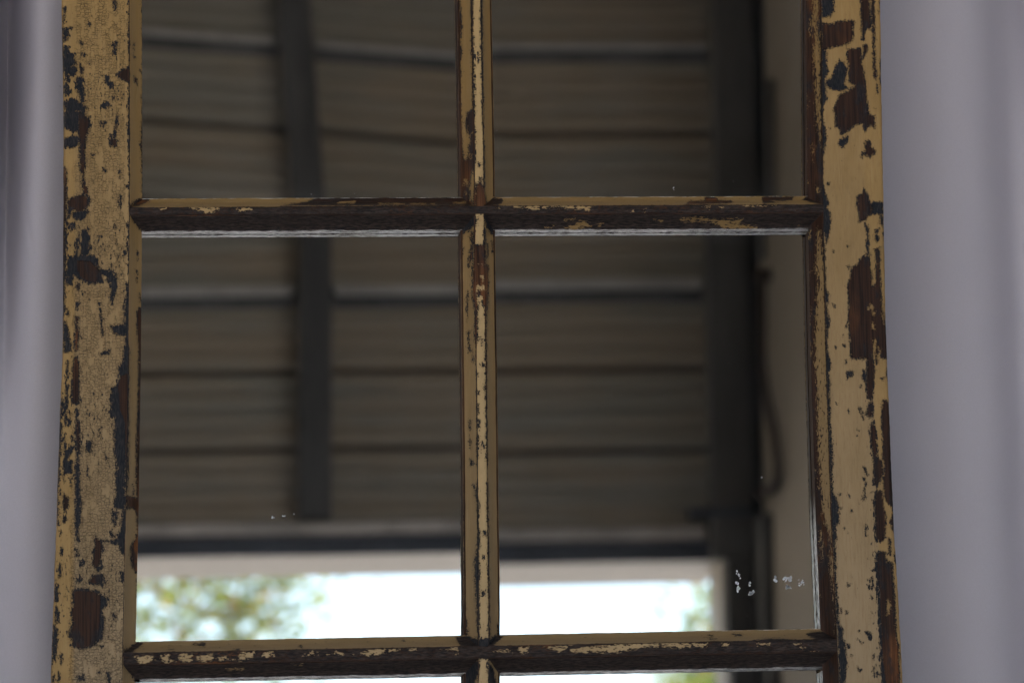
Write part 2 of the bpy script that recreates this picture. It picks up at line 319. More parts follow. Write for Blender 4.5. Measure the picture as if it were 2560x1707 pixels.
WEAR = [
('LS','f',[
 ('N',[-4259,23038,-4203,23021,-4197,22956,-4214,22909,-4253,22885]),
 ('N',[-4248,22855,-4191,22844,-4191,22780,-4140,22774,-4140,22675,-4168,22651,-4123,22628,-4128,22569,-4168,22557,-4202,22592,-4241,22603,-4253,22744]),
 ('N',[-4213,22580,-4179,22557,-4190,22498,-4224,22521]),
 ('N',[-4123,22534,-4066,22558,-4055,22418,-4043,22301,-4088,22289,-4077,22371,-4122,22440]),
 ('N',[-4229,22486,-4212,22463,-4173,22393,-4212,22369,-4229,22392]),
 ('N',[-4240,22299,-4167,22335,-4077,22289,-4037,22231,-4054,22207,-4122,22218,-4167,22183,-4211,22194]),
 ('N',[-4245,22194,-4167,22218,-4099,22219,-4093,22044,-4121,22008,-4211,22031,-4245,22065]),
 ('W',[-4105,22219,-4054,22196,-3992,22126,-3992,22068,-4014,21986,-4031,21905,-4036,21788,-4030,21672,-4058,21596,-4086,21637,-4093,21904,-4104,22020]),
 ('N',[-4233,21949,-4099,21974,-4098,21881,-4165,21851,-4233,21856]),
 ('W',[-3610,22646,-3672,22639,-3739,22574,-3706,22539,-3649,22505,-3610,22505]),
 ('N',[-3774,22903,-3734,22903,-3745,22774,-3773,22761]),
 ('N',[-3864,22561,-3818,22561,-3807,22503,-3762,22468,-3796,22450,-3847,22502]),
 ('N',[-3874,22315,-3818,22292,-3824,22251,-3880,22256]),
 ('W',[-3812,21942,-3739,21942,-3739,21867,-3806,21872]),
 ('N',[-3748,22176,-3726,22176,-3733,22071,-3750,21942,-3778,21954,-3756,22070]),
 ('W',[-4084,22675,-4055,22629,-4066,22570,-4091,22593]),
 ('N',[-4186,23050,-4158,23033,-4175,23009,-4192,23027]),
 ('N',[-4246,23238,-4224,23238,-4224,23179,-4245,23191]),
 ('N',[-4243,23156,-4226,23144,-4226,23073,-4243,23073]),
 ('N',[-3885,22116,-3852,22104,-3863,22058,-3885,22069]),
 ('N',[-3801,21988,-3773,21989,-3784,21954,-3806,21965]),
 ('N',[-4067,22787,-4033,22764,-4050,22740,-4073,22764]),
 ('N',[-4090,22899,-4065,22893,-4067,22869,-4088,22875]),
 ('N',[-3774,23310,-3746,23316,-3740,23245,-3757,23210,-3774,23269]),
 ('N',[-4011,23100,-3989,23077,-3991,23029,-4009,23053]),
 ('N',[-3868,21662,-3845,21639,-3851,21610,-3867,21633]),
 ('N',[-3980,21794,-3952,21789,-3966,21760]),
 ('N',[-3716,21628,-3699,21628,-3703,21559,-3716,21570]),
 ('W',[-3632,23342,-3604,23342,-3604,22658,-3621,22658,-3638,22963,-3629,23200]),
 ('W',[-3620,22505,-3604,22505,-3604,21444,-3620,21443,-3626,21792,-3632,22259]),
]),
('LS','f',[
 ('W',[-4063,21399,-4019,21388,-4002,21325,-4018,21278,-4052,21232,-4108,21231,-4152,21266,-4197,21277,-4203,21335,-4142,21381]),
 ('N',[-4203,21369,-4164,21277,-4163,21196,-4202,21167]),
 ('N',[-4164,21231,-3996,21255,-4029,21197,-4052,21151,-4119,21162,-4152,21185]),
 ('N',[-4013,21405,-3996,21382,-3985,21325,-4007,21278,-4018,21336]),
 ('W',[-4064,21660,-4036,21660,-4047,21567,-4036,21510,-4013,21463,-4013,21394,-4052,21405,-4064,21486]),
 ('N',[-4174,21115,-4130,21127,-4146,21058,-4174,21046]),
 ('N',[-4068,21058,-4012,21059,-3995,20944,-3995,20852,-4028,20805,-4073,20817,-4062,20943]),
 ('N',[-4118,20966,-4101,20966,-4106,20816,-4123,20828]),
 ('N',[-4196,20770,-4162,20799,-4073,20811,-3961,20811,-3917,20771,-3928,20702,-3861,20668,-3794,20657,-3749,20623,-3738,20508,-3760,20416,-3782,20348,-3799,20393,-3794,20531,-3827,20600,-3872,20622,-3872,20548,-3939,20553,-4005,20536,-4084,20587,-4139,20621,-4161,20529,-4206,20529,-4207,20735]),
 ('W',[-4117,20770,-3984,20765,-3872,20657,-3866,20576,-3939,20542,-4005,20553,-4084,20598,-4117,20678]),
 ('W',[-4117,20546,-4083,20529,-4089,20466,-4117,20495]),
 ('N',[-3615,20877,-3649,20831,-3671,20854,-3637,20865]),
 ('N',[-3615,20555,-3648,20532,-3654,20463,-3660,20394,-3671,20325,-3665,20222,-3671,20153,-3782,20142,-3793,20119,-3760,20062,-3659,20039,-3648,19859,-3615,19859]),
 ('W',[-3899,20301,-3882,20301,-3877,20164,-3860,20033,-3876,20050,-3893,20164]),
 ('W',[-4127,20226,-4088,20220,-4105,20152,-4088,20072,-4104,19992,-4098,19901,-4126,19889,-4132,20049,-4121,20129]),
 ('N',[-4116,20357,-4100,20357,-4105,20289,-4118,20289]),
 ('N',[-4205,20306,-4183,20277,-4188,20231,-4205,20243]),
 ('N',[-4233,20220,-4210,20163,-4188,20094,-4171,19958,-4159,19889,-4226,19878,-4237,20049]),
 ('W',[-4247,21682,-4215,21659,-4204,21543,-4211,21311,-4215,20850,-4222,20620,-4227,20220,-4249,20163]),
 ('N',[-4067,20472,-4039,20455,-4050,20444]),
 ('N',[-4093,20049,-4060,20032,-4071,20015]),
 ('N',[-3916,20358,-3888,20358,-3899,20336]),
 ('N',[-3761,21107,-3740,21095,-3752,21072]),
 ('N',[-3923,21002,-3895,20996,-3908,20979]),
 ('N',[-3710,21396,-3696,21396,-3700,21281,-3713,21292]),
 ('N',[-3716,21640,-3699,21628,-3705,21559]),
 ('N',[-3873,21662,-3840,21627,-3851,21610,-3868,21639]),
 ('N',[-3660,21501,-3615,21490,-3615,21432,-3638,21455]),
 ('W',[-3621,21432,-3604,21432,-3604,20555,-3621,20555,-3628,20739,-3621,21085]),
]),
('LS','f',[
 ('W',[-4137,19833,-4104,19833,-4081,19742,-4086,19628,-4086,19401,-4113,19384,-4158,19401,-4159,19662,-4148,19753]),
 ('W',[-4138,20038,-4093,20038,-4098,19912,-4132,19889]),
 ('N',[-4226,20037,-4171,20015,-4159,19924,-4181,19884,-4220,19889,-4215,19969]),
 ('N',[-4203,19810,-4181,19798,-4197,19662,-4203,19617,-4209,19696]),
 ('N',[-4214,19582,-4186,19571,-4191,19447,-4207,19356,-4201,19198,-4218,19198,-4219,19401,-4208,19492]),
 ('N',[-4257,19446,-4233,19435,-4237,19299,-4259,19254]),
 ('N',[-4268,19220,-4245,19198,-4250,18905,-4272,18905]),
 ('N',[-4277,18905,-4261,18905,-4266,18680,-4265,18534,-4282,18534]),
 ('W',[-4113,19243,-4085,19232,-4079,19062,-4074,18961,-4090,18905,-4101,18905,-4112,18961,-4121,19074]),
 ('N',[-4107,18927,-4090,18905,-4081,18792,-4076,18567,-4072,18455,-4066,18267,-4121,18267,-4122,18567,-4121,18792]),
 ('N',[-4218,19107,-4206,19017,-4201,18961,-4151,18983,-4156,18927,-4200,18860,-4156,18854,-4150,18770,-4128,18736,-4189,18730,-4222,18713,-4227,18635,-4233,18792,-4228,18905]),
 ('W',[-4232,18556,-4205,18534,-4177,18489,-4182,18422,-4220,18366,-4237,18422]),
 ('W',[-4220,18344,-4198,18299,-4215,18268,-4237,18268]),
 ('N',[-3615,20039,-3670,19925,-3682,19788,-3726,19731,-3704,19663,-3737,19583,-3776,19538,-3792,19402,-3787,19289,-3759,19266,-3748,19164,-3764,19108,-3748,19017,-3759,18950,-3742,18837,-3731,18792,-3753,18679,-3742,18533,-3769,18477,-3769,18410,-3725,18399,-3670,18387,-3659,18567,-3648,18904,-3615,19130]),
 ('W',[-3704,19663,-3648,19686,-3615,19697,-3615,18623,-3648,18623,-3665,18905,-3670,19221,-3715,19334,-3737,19549]),
 ('N',[-3780,18399,-3747,18343,-3758,18266,-3785,18267]),
 ('N',[-4019,19040,-3969,19029,-3974,18950,-4013,18938]),
 ('N',[-3898,19879,-3848,19896,-3804,19908,-3809,19868,-3859,19856,-3893,19845]),
 ('N',[-4113,19345,-4097,19333,-4102,19277,-4113,19288]),
 ('N',[-3841,18905,-3819,18882,-3825,18848,-3838,18859]),
 ('N',[-4183,18691,-4156,18691,-4155,18612,-4166,18618,-4166,18668]),
 ('N',[-4157,19079,-4140,19074,-4146,19045]),
 ('N',[-4012,18792,-3999,18781,-4003,18702,-4014,18713]),
 ('N',[-4180,19311,-4168,19299,-4179,19220]),
]),
('LS','f',[
 ('W',[-4232,18508,-4182,18508,-4177,18441,-4215,18374,-4237,18452]),
 ('W',[-4237,18329,-4209,18340,-4204,18296,-4231,18257]),
 ('N',[-4116,18519,-4067,18519,-4072,18385,-4083,18239,-4093,18105,-4110,18105,-4121,18351]),
 ('N',[-3758,18519,-3637,18519,-3642,18451,-3681,18395,-3725,18395,-3758,18407]),
 ('N',[-3681,18384,-3637,18395,-3642,18093,-3648,17959,-3692,17981,-3714,18049,-3791,18082,-3879,18099,-3791,18105,-3730,18127,-3703,18205]),
 ('N',[-3791,18205,-3747,18239,-3725,18373,-3758,18373,-3763,18239,-3796,18183,-3791,18116,-3758,18149]),
 ('W',[-3934,18150,-3879,18105,-3868,18027,-3884,17893,-3900,17848,-3933,17849,-3966,17893,-3945,18016]),
 ('W',[-3944,17782,-3878,17782,-3856,17737,-3878,17693,-3944,17693,-3999,17715,-3977,17749]),
 ('N',[-3878,17848,-3900,17804,-3922,17826,-3911,17848]),
 ('W',[-4136,17638,-4065,17643,-3933,17632,-3878,17593,-3878,17448,-3883,17338,-3899,17194,-3954,17117,-4063,17095,-4151,17118,-4151,17195,-4178,17206,-4140,17339,-4157,17428,-4135,17516]),
 ('N',[-3933,17632,-3878,17593,-3818,17559,-3834,17504,-3878,17448,-3845,17337,-3866,17194,-3954,17117,-3900,17404]),
 ('N',[-4295,17694,-4273,17672,-4278,17561,-4300,17539]),
 ('N',[-4294,17484,-4270,17450,-4272,17340,-4293,17329]),
 ('N',[-4321,17329,-4282,17284,-4277,17218,-4281,17097,-4303,16987,-4330,16943,-4331,17185]),
 ('N',[-4287,18520,-4268,18520,-4270,18251,-4286,18262]),
 ('N',[-4264,18195,-4247,18184,-4258,18162]),
 ('N',[-4319,16877,-4302,16855,-4307,16780,-4328,16780]),
 ('N',[-4106,16842,-4041,16853,-4019,16809,-4095,16798]),
 ('N',[-3828,16884,-3789,16873,-3789,16776,-3822,16776]),
 ('N',[-4252,18050,-4230,18005,-4246,17961,-4258,17983]),
 ('N',[-4109,17749,-4070,17754,-4070,17716,-4103,17716]),
 ('N',[-4076,17916,-4032,17905,-4054,17860,-4071,17882]),
 ('N',[-4110,18027,-4093,18016,-4096,17972]),
 ('N',[-4263,17883,-4249,17889,-4257,17761,-4268,17783]),
 ('N',[-3910,16896,-3877,16885,-3893,16863,-3912,16874]),
 ('N',[-3779,17415,-3735,17403,-3752,17359]),
 ('N',[-4249,17063,-4232,17052,-4243,16953,-4254,17008]),
 ('N',[-4270,16887,-4253,16854,-4258,16779,-4272,16780]),
 ('N',[-3708,17792,-3664,17792,-3669,17725,-3697,17736]),
 ('N',[-3899,17127,-3861,17122,-3883,17100]),
]),
('LS','b',[
 ('W',[-3582,22586,-3546,22575,-3540,22504,-3569,22527]),
 ('N',[-3586,22904,-3569,22904,-3578,22833]),
 ('W',[-3523,22669,-3495,22646,-3495,22622]),
 ('W',[-3498,23367,-3455,23368,-3456,21464,-3496,21464,-3512,21930,-3495,22281]),
 ('N',[-3580,22810,-3569,22775,-3578,22751]),
]),
('LS','b',[
 ('W',[-3530,20343,-3491,20354,-3457,20297,-3457,19875,-3530,19875,-3547,20067,-3552,20296]),
 ('N',[-3518,20480,-3496,20423,-3518,20400]),
 ('W',[-3493,21708,-3456,21709,-3457,20297,-3491,20297,-3490,21104]),
 ('W',[-3619,21300,-3535,21405,-3456,21406,-3456,21035,-3490,21069,-3591,21173]),
 ('N',[-3546,20884,-3535,20872,-3541,20791]),
 ('N',[-3558,20699,-3544,20699,-3546,20595,-3555,20607]),
]),
('LS','b',[
 ('W',[-3530,20056,-3535,19713,-3541,19371,-3552,19144,-3558,18805,-3552,18489,-3602,18484,-3635,18467,-3641,18422,-3613,18422,-3586,18433,-3547,18354,-3552,18278,-3453,18278,-3452,20056]),
 ('N',[-3636,19941,-3619,19930,-3625,19258,-3624,18805,-3635,18580,-3644,18580,-3641,19258]),
 ('N',[-3580,18647,-3569,18636,-3586,18546]),
]),
('LS','b',[
 ('W',[-3647,18531,-3464,18531,-3492,17813,-3547,17813,-3591,17858,-3608,17970,-3608,18060,-3558,18160,-3547,18329,-3569,18430,-3613,18419,-3641,18396]),
 ('W',[-3553,17746,-3503,17813,-3503,17190,-3547,17190,-3536,17523]),
 ('W',[-3679,17080,-3536,17179,-3492,17179,-3492,16747,-3602,16858]),
]),
('RS','b',[
 ('C',[3048,23438,3036,23256,3047,23075,3033,22834,3042,22593,3033,22353,3039,22173,3056,21994,3070,21911,3079,21995,3073,22138,3079,22473,3092,22834,3092,23076,3073,23124,3092,23318,3102,23439]),
 ('C',[2944,22989,2959,22760,2950,22496,2936,22592]),
 ('C',[2935,22412,2957,22352,2948,22280,2932,22316]),
 ('C',[3021,23256,3037,23196,3028,23075,3012,23087]),
 ('C',[2921,21838,2938,21826,2928,21719,2917,21731]),
 ('C',[2935,22232,2949,22232,2943,22137]),
 ('C',[2932,21648,2943,21636,2934,21555]),
 ('C',[2997,21994,3016,21946,3002,21815,2990,21874]),
 ('C',[2967,22472,2980,22436,2973,22376]),
]),
('RS','b',[
 ('C',[3011,21565,3045,21530,3037,21470,3008,21494]),
 ('C',[3008,21150,3029,21103,3031,20985,3048,20819,3053,20560,3054,20325,3044,19895,2945,19894,2962,20208,2971,20442,3006,20619,2975,20736,2999,20913]),
 ('N',[3002,20843,3037,20831,3035,20760,2998,20725]),
 ('C',[2943,21149,2960,21126,2945,21031,2934,21055]),
 ('C',[2911,20748,2923,20736,2910,20560,2899,20571]),
 ('C',[2932,20407,2933,20208,2921,20208]),
 ('C',[2926,21647,2943,21636,2937,21576]),
 ('C',[2915,20044,2927,20032,2916,19894,2901,19894]),
 ('C',[2903,20842,2914,20830,2905,20813]),
]),
('RS','b',[
 ('C',[2952,20079,3051,20079,3048,19846,3041,19496,3050,19264,3047,19032,3051,18801,3040,18513,3031,18263,2990,18263,2963,18456,2957,18628,2945,18917,2946,19264,2952,19612,2943,19845]),
 ('C',[2911,19974,2925,19974,2920,19915,2905,19915]),
 ('C',[2888,19125,2898,19125,2895,19055,2888,19055]),
 ('C',[2920,18801,2931,18801,2926,18709,2917,18721]),
 ('C',[2941,19079,2951,19032,2947,18975]),
 ('C',[2936,18686,2948,18686,2942,18594]),
]),
('RS','b',[
 ('C',[2954,18522,3040,18521,3049,18292,3042,17948,3051,17720,3060,17492,3049,17208,3032,17208,3027,17378,3018,17606,3003,17834,3016,18005,2999,18177,2974,18292,2957,18453]),
 ('N',[2961,18407,2997,18120,3008,17948,3018,17606,3016,17401,2970,17401,2953,17549,2952,17834,2943,18063,2945,18292]),
 ('C',[2939,18189,2958,18177,2954,17948,2943,17903,2937,18063]),
 ('C',[2908,17584,2919,17572,2912,17538]),
]),
('RS','f',[
 ('N',[3116,23440,3240,23442,3235,23296,3192,23247,3132,23234,3108,23234]),
 ('W',[3107,23186,3189,23169,3273,23200,3404,23208,3439,23196,3418,23130,3428,23069,3401,22997,3347,22972,3275,22941,3204,22934,3132,22909,3097,22908]),
 ('N',[3091,22932,3143,22897,3144,22741,3160,22693,3121,22620,3127,22453,3138,22417,3100,22356,3083,22213,3114,22094,3110,21986,3076,21855,3064,21537,3041,21536]),
 ('W',[3357,22924,3494,22932,3494,22793,3508,22697,3522,22577,3528,22433,3541,22313,3545,22266,3598,22254,3593,22122,3553,22158,3497,22086,3470,22169,3399,22156,3362,22120,3326,22084,3254,22053,3245,22119,3204,22142,3203,22262,3186,22298,3231,22394,3257,22454,3353,22503,3414,22552,3356,22587,3349,22695,3362,22743,3341,22815]),
 ('N',[3270,22814,3305,22791,3350,22719,3335,22635,3309,22575,3354,22527,3282,22490,3212,22501,3119,22548,3132,22596,3193,22633,3207,22693,3245,22766]),
 ('W',[3502,23445,3603,23447,3592,23326,3605,23205,3596,23132,3542,23107,3526,23010,3503,23010,3501,23119,3500,23240]),
 ('W',[3609,23447,3644,23447,3638,23133,3624,22939,3635,22747,3637,22650,3618,22617,3601,22650,3606,22915,3608,23120,3603,23301]),
 ('W',[3513,22962,3555,22975,3558,22914,3526,22842,3507,22817]),
 ('N',[3634,22566,3651,22561,3642,22476,3627,22482]),
 ('N',[3241,22011,3336,22048,3322,21988,3273,21922,3227,21964]),
 ('W',[3493,21996,3547,22003,3556,21943,3590,21908,3589,21872,3540,21836,3482,21859]),
 ('N',[3453,21882,3477,21877,3463,21835,3446,21847]),
 ('N',[3677,22819,3703,22820,3692,22555,3670,22579]),
 ('N',[3101,21582,3124,21570,3112,21558]),
 ('N',[3675,23315,3686,23309,3681,23266]),
 ('N',[3145,22132,3162,22130,3153,22116]),
 ('N',[3594,22324,3608,22317,3600,22308]),
 ('N',[3690,23400,3705,23394,3700,23351]),
]),
('RS','f',[
 ('N',[3048,21724,3065,21724,3066,21570,3091,21451,3117,21369,3086,21333,3120,21286,3127,21168,3106,21061,3073,20967,3059,21061,3032,21132,3033,21486]),
 ('N',[3040,20543,3084,20473,3070,20403,3061,20309,3085,20180,3054,20133,3064,20075,3039,20040,3031,20309]),
 ('N',[3047,20967,3061,20955,3056,20661,3058,20543,3037,20543]),
 ('W',[3390,21442,3438,21466,3463,21526,3480,21490,3508,21455,3517,21384,3555,21325,3530,21265,3500,21253,3469,21206,3403,21187,3401,21276,3386,21347]),
 ('N',[3517,21384,3558,21390,3617,21390,3658,21385,3654,21278,3612,21266,3530,21265]),
 ('N',[3459,21194,3484,21158,3500,21111,3492,20899,3508,20863,3467,20851,3465,20957,3475,21064]),
 ('W',[3432,20857,3496,20851,3503,20722,3521,20604,3513,20546,3544,20593,3552,20781,3546,20923,3599,20946,3595,20828,3595,20605,3601,20393,3620,20288,3638,20159,3638,19843,3270,19842,3268,20076,3257,20251,3273,20368,3262,20544,3296,20662,3310,20738,3382,20780,3401,20827]),
 ('C',[3505,20781,3530,20722,3524,20663,3526,20563,3508,20563,3511,20640]),
 ('C',[3484,20381,3512,20358,3505,20322,3464,20328]),
 ('C',[3498,20311,3527,20293,3508,20264]),
 ('C',[3601,20382,3618,20370,3611,20194,3600,20217]),
 ('C',[3499,20030,3515,19995,3507,19843,3492,19843]),
 ('C',[3547,19960,3558,19843,3538,19843]),
 ('C',[3500,20205,3514,20194,3511,20135,3500,20135]),
 ('N',[3559,21112,3601,21130,3581,21064,3603,21029,3584,20994,3549,21017]),
 ('N',[3617,21254,3652,21231,3637,21148,3608,21171]),
 ('N',[3270,20756,3305,20750,3287,20732]),
 ('N',[3101,21582,3128,21576,3118,21552,3101,21564]),
 ('N',[3283,20950,3295,20950,3288,20930]),
 ('N',[3135,20908,3147,20908,3140,20879]),
 ('N',[3116,20385,3142,20362,3138,20344]),
 ('N',[3206,19982,3223,19971,3208,19959]),
 ('N',[3197,20070,3212,20064,3203,20054]),
 ('N',[3124,19970,3135,19959,3127,19947]),
 ('N',[3236,20163,3251,20158,3241,20146]),
 ('N',[3628,21088,3646,21083,3638,21029]),
]),
('RS','f',[
 ('N',[3028,20063,3057,20040,3047,19923,3067,19853,3081,19760,3051,19714,3064,19598,3048,19481,3055,19366,3051,19250,3060,19019,3059,18834,3045,18615,3069,18478,3095,18397,3101,18251,3026,18251,3026,18558,3027,18903,3026,19365,3027,19714]),
 ('W',[3268,20087,3519,20088,3515,19995,3493,19878,3504,19715,3487,19575,3471,19459,3447,19436,3413,19459,3411,19563,3416,19680,3427,19831,3394,19866,3301,19877,3267,19912]),
 ('N',[3389,19738,3417,19715,3418,19598,3385,19633,3375,19680]),
 ('W',[3447,19436,3475,19412,3476,19296,3440,19262,3401,19296,3415,19378]),
 ('W',[3468,19227,3494,19146,3494,19019,3496,18903,3540,18845,3547,18730,3496,18627,3472,18592,3450,18627,3451,18788,3450,18926,3436,19019,3429,19134,3444,19204]),
 ('W',[3569,19436,3599,19448,3637,19401,3656,19134,3658,18903,3658,18557,3649,18249,3574,18250,3556,18385,3546,18557,3539,18673,3561,18788,3542,18903,3555,19077,3541,19181,3547,19320]),
 ('W',[3459,18546,3506,18569,3539,18534,3556,18385,3563,18250,3447,18250,3447,18397]),
 ('C',[3532,18511,3550,18511,3570,18442,3615,18396,3612,18327,3580,18250,3557,18250,3555,18351,3535,18419]),
 ('W',[3519,20088,3653,20089,3650,19855,3614,19843,3580,19855,3546,19890,3536,19785,3513,19785,3513,19948]),
 ('C',[3511,20030,3528,20018,3518,19925,3504,19936]),
 ('C',[3548,19948,3560,19937,3550,19843,3542,19855]),
 ('N',[3617,19756,3647,19739,3635,19634,3608,19692]),
 ('N',[3225,19720,3260,19726,3295,19714,3275,19656,3252,19674,3228,19644]),
 ('N',[3360,19587,3368,19563,3356,19561]),
 ('N',[3560,19657,3593,19657,3582,19628]),
 ('N',[3218,19831,3232,19831,3226,19805]),
 ('N',[3334,19366,3356,19354,3344,19320]),
 ('N',[3356,19331,3370,19325,3360,19296]),
 ('N',[3359,19279,3382,19267,3370,19250]),
 ('N',[3314,19148,3333,19146,3325,19139]),
 ('N',[3300,19094,3312,19090,3305,19079]),
 ('N',[3358,18788,3375,18776,3364,18730]),
 ('N',[3374,18753,3390,18730,3382,18719]),
 ('N',[3348,18684,3360,18678,3353,18661]),
 ('N',[3358,18638,3381,18627,3366,18604]),
 ('N',[3356,18592,3365,18581,3357,18466,3349,18466]),
 ('N',[3324,18512,3341,18506,3337,18466]),
 ('N',[3197,18523,3212,18518,3204,18495]),
 ('N',[3105,18535,3123,18529,3111,18518]),
 ('N',[3215,18374,3230,18372,3222,18357]),
 ('N',[3106,18397,3129,18397,3117,18380]),
 ('N',[3206,19982,3221,19976,3205,19965]),
 ('N',[3228,19343,3237,19337,3231,19325]),
 ('N',[3115,19412,3123,19406,3118,19395]),
]),
('RS','f',[
 ('N',[3027,18509,3070,18509,3097,18451,3094,18394,3102,18279,3065,18211,3072,18108,3053,18051,3052,17709,3061,17481,3065,17277,3098,17255,3102,17198,3084,17175,3115,17096,3122,16983,3131,16915,3111,16836,3094,16690,3043,16690,3048,17142,3039,17368,3033,17823,3026,18165]),
 ('W',[3458,18531,3539,18531,3552,18278,3548,18164,3533,18084,3492,18061,3458,18084,3444,18164,3456,18336]),
 ('W',[3562,18531,3661,18531,3652,18164,3612,18175,3582,18301,3570,18439]),
 ('W',[3568,18107,3593,18095,3590,17935,3574,17958]),
 ('W',[3465,17970,3534,17975,3548,17878,3605,17866,3604,17707,3613,17502,3614,17365,3611,17161,3631,17070,3627,16686,3489,16687,3464,16913,3461,17139,3458,17366,3462,17593,3445,17764,3452,17935]),
 ('C',[3543,17513,3563,17479,3554,17388,3528,17377,3533,17456]),
 ('N',[3406,17799,3442,17821,3440,17787]),
 ('N',[3435,17935,3458,17935,3460,17707,3470,17366,3474,17026,3500,16687,3466,16687,3457,17026,3453,17366,3449,17707]),
 ('N',[3309,17208,3360,17208,3370,17162,3357,17134,3325,17185]),
 ('N',[3408,16823,3459,16800,3453,16789,3413,16795]),
 ('N',[3227,16881,3261,16858,3248,16835,3226,16847]),
 ('N',[3243,17140,3254,17129,3282,17112,3259,17101]),
 ('N',[3132,17096,3161,17090,3148,17056]),
 ('N',[3160,17674,3177,17668,3170,17651,3157,17657]),
 ('N',[3376,17560,3394,17548,3384,17523]),
 ('N',[3615,17969,3645,17935,3639,17855,3620,17889]),
 ('N',[3132,17407,3147,17402,3144,17379,3135,17385]),
 ('N',[3088,17436,3099,17430,3091,17385,3086,17396]),
 ('N',[3352,18239,3361,18233,3357,18124,3348,18130]),
 ('N',[3219,18380,3228,18375,3224,18359]),
 ('N',[3139,18205,3157,18201,3147,18197]),
 ('N',[3184,18165,3196,18159,3189,18146]),
 ('N',[3357,17708,3379,17702,3373,17690,3359,17696]),
 ('N',[3390,17730,3403,17724,3397,17707]),
 ('N',[3355,17656,3366,17662,3363,17622]),
 ('N',[3387,17656,3399,17660,3393,17616]),
 ('N',[3375,16993,3384,16993,3380,16947]),
 ('N',[3432,16981,3449,16981,3440,16953]),
 ('N',[3376,16868,3387,16868,3381,16789,3373,16801]),
 ('N',[3246,17222,3263,17220,3251,17213]),
 ('N',[3167,17005,3176,17000,3170,16977]),
]),
('MU','fb',[
 ('W',[-469,23393,-419,23393,-417,23291,-403,23137,-421,23060,-427,22967,-411,22882,-430,22780,-423,22695,-434,22525,-430,22272,-434,22047,-492,22047,-479,22779]),
 ('W',[-330,23395,-312,23395,-310,23036,-310,22527,-319,22048,-377,22048,-399,22171,-381,22272,-356,22281,-327,22273,-328,22696,-330,23036]),
 ('N',[-309,22819,-295,22820,-300,22769,-307,22790]),
 ('N',[-268,22841,-265,22782,-270,22731,-275,22782]),
 ('W',[-237,23396,-216,23396,-220,22952,-224,22528,-233,22054,-241,22274,-240,22782]),
 ('C',[-437,23120,-431,23120,-432,23009,-441,23009]),
]),
('MU','fb',[
 ('W',[-491,22058,-430,22059,-424,21932,-405,21832,-397,21807,-371,21891,-361,22009,-343,22060,-311,22060,-317,21698,-342,21673,-369,21521,-367,21404,-323,21346,-503,21345]),
 ('C',[-409,21622,-385,21588,-393,21555,-414,21563]),
 ('C',[-372,21849,-351,21841,-356,21815]),
 ('C',[-369,21521,-342,21673,-310,21639,-324,21539,-334,21438,-363,21421]),
 ('C',[-407,21488,-399,21479,-403,21471]),
 ('W',[-339,21404,-216,21405,-218,21255,-341,21254]),
 ('W',[-320,21555,-299,21539,-282,21598,-266,21589,-262,21539,-234,21506,-216,21405,-192,21364,-225,21338,-340,21346,-334,21438,-316,21522]),
 ('N',[-292,21740,-271,21745,-276,21711,-286,21715]),
 ('N',[-234,21976,-223,21976,-232,21514,-239,21556]),
 ('N',[-505,21236,-309,21237,-311,21137,-377,21112,-418,21095,-452,21011,-509,20986]),
 ('N',[-247,21238,-228,21188,-213,21121,-148,21072,-100,21039,-96,21239]),
 ('W',[-347,20945,-249,20946,-225,20888,-228,20746,-350,20746]),
 ('N',[-247,21138,-225,21096,-229,20888,-253,20946]),
 ('W',[-401,21095,-377,21095,-363,20970,-390,20820,-399,20749,-383,20749,-366,20804,-349,20820,-346,20970,-336,21070]),
 ('N',[-456,21011,-436,20970,-438,20886,-463,20820,-470,20886]),
 ('N',[-157,21030,-145,21013,-152,20888,-163,20930]),
 ('N',[-215,20971,-203,20971,-202,20821,-214,20846]),
]),
('MU','fb',[
 ('W',[-360,20760,-195,20761,-202,20512,-222,20313,-241,20263,-245,20338,-276,20350,-280,20437,-323,20449,-312,20387,-320,20288,-325,20015,-344,19966,-357,20065,-345,20263,-355,20387,-369,20449]),
 ('C',[-315,20549,-242,20543,-230,20493,-298,20499,-328,20493]),
 ('C',[-280,20636,-265,20636,-265,20593]),
 ('W',[-246,20325,-228,20313,-241,19892,-251,19399,-249,18826,-265,18826,-259,19399,-254,19892]),
 ('W',[-513,20784,-473,20759,-479,20015,-471,19522,-481,19399,-479,18826,-546,18826]),
 ('N',[-414,20114,-390,20120,-398,20015,-387,19916,-406,19916,-406,20015]),
 ('N',[-417,19264,-393,19258,-401,19166,-412,19203]),
 ('N',[-414,19117,-394,19056,-400,18982,-411,19031]),
 ('N',[-406,18885,-382,18860,-367,18826,-407,18826]),
 ('N',[-292,19787,-262,19787,-262,19754,-289,19756]),
 ('N',[-342,19411,-324,19399,-331,19301,-343,19313]),
 ('N',[-338,19252,-320,19239,-328,19154,-340,19166]),
 ('N',[-341,19092,-327,19080,-339,18884,-348,18909]),
 ('N',[-300,19019,-276,19013,-283,18970,-301,18976]),
 ('N',[-407,20511,-395,20511,-407,20213,-415,20225]),
 ('N',[-376,19892,-364,19867,-369,19805,-380,19830]),
 ('N',[-294,20040,-279,20028,-283,19972,-293,19966]),
 ('N',[-336,19694,-324,19694,-327,19670]),
 ('N',[-272,19584,-255,19596,-261,19497,-276,19534]),
 ('N',[-340,19522,-327,19516,-330,19491]),
]),
('MU','fb',[
 ('N',[-392,18646,-368,18634,-357,18549,-341,18403,-350,18281,-344,18039,-358,17966,-352,17797,-360,17178,-374,17244,-381,17556,-390,17725,-393,17894,-373,17991,-355,18136,-354,18403,-375,18573]),
 ('W',[-263,18646,-249,18646,-256,17797,-259,17195,-273,17195,-265,17918]),
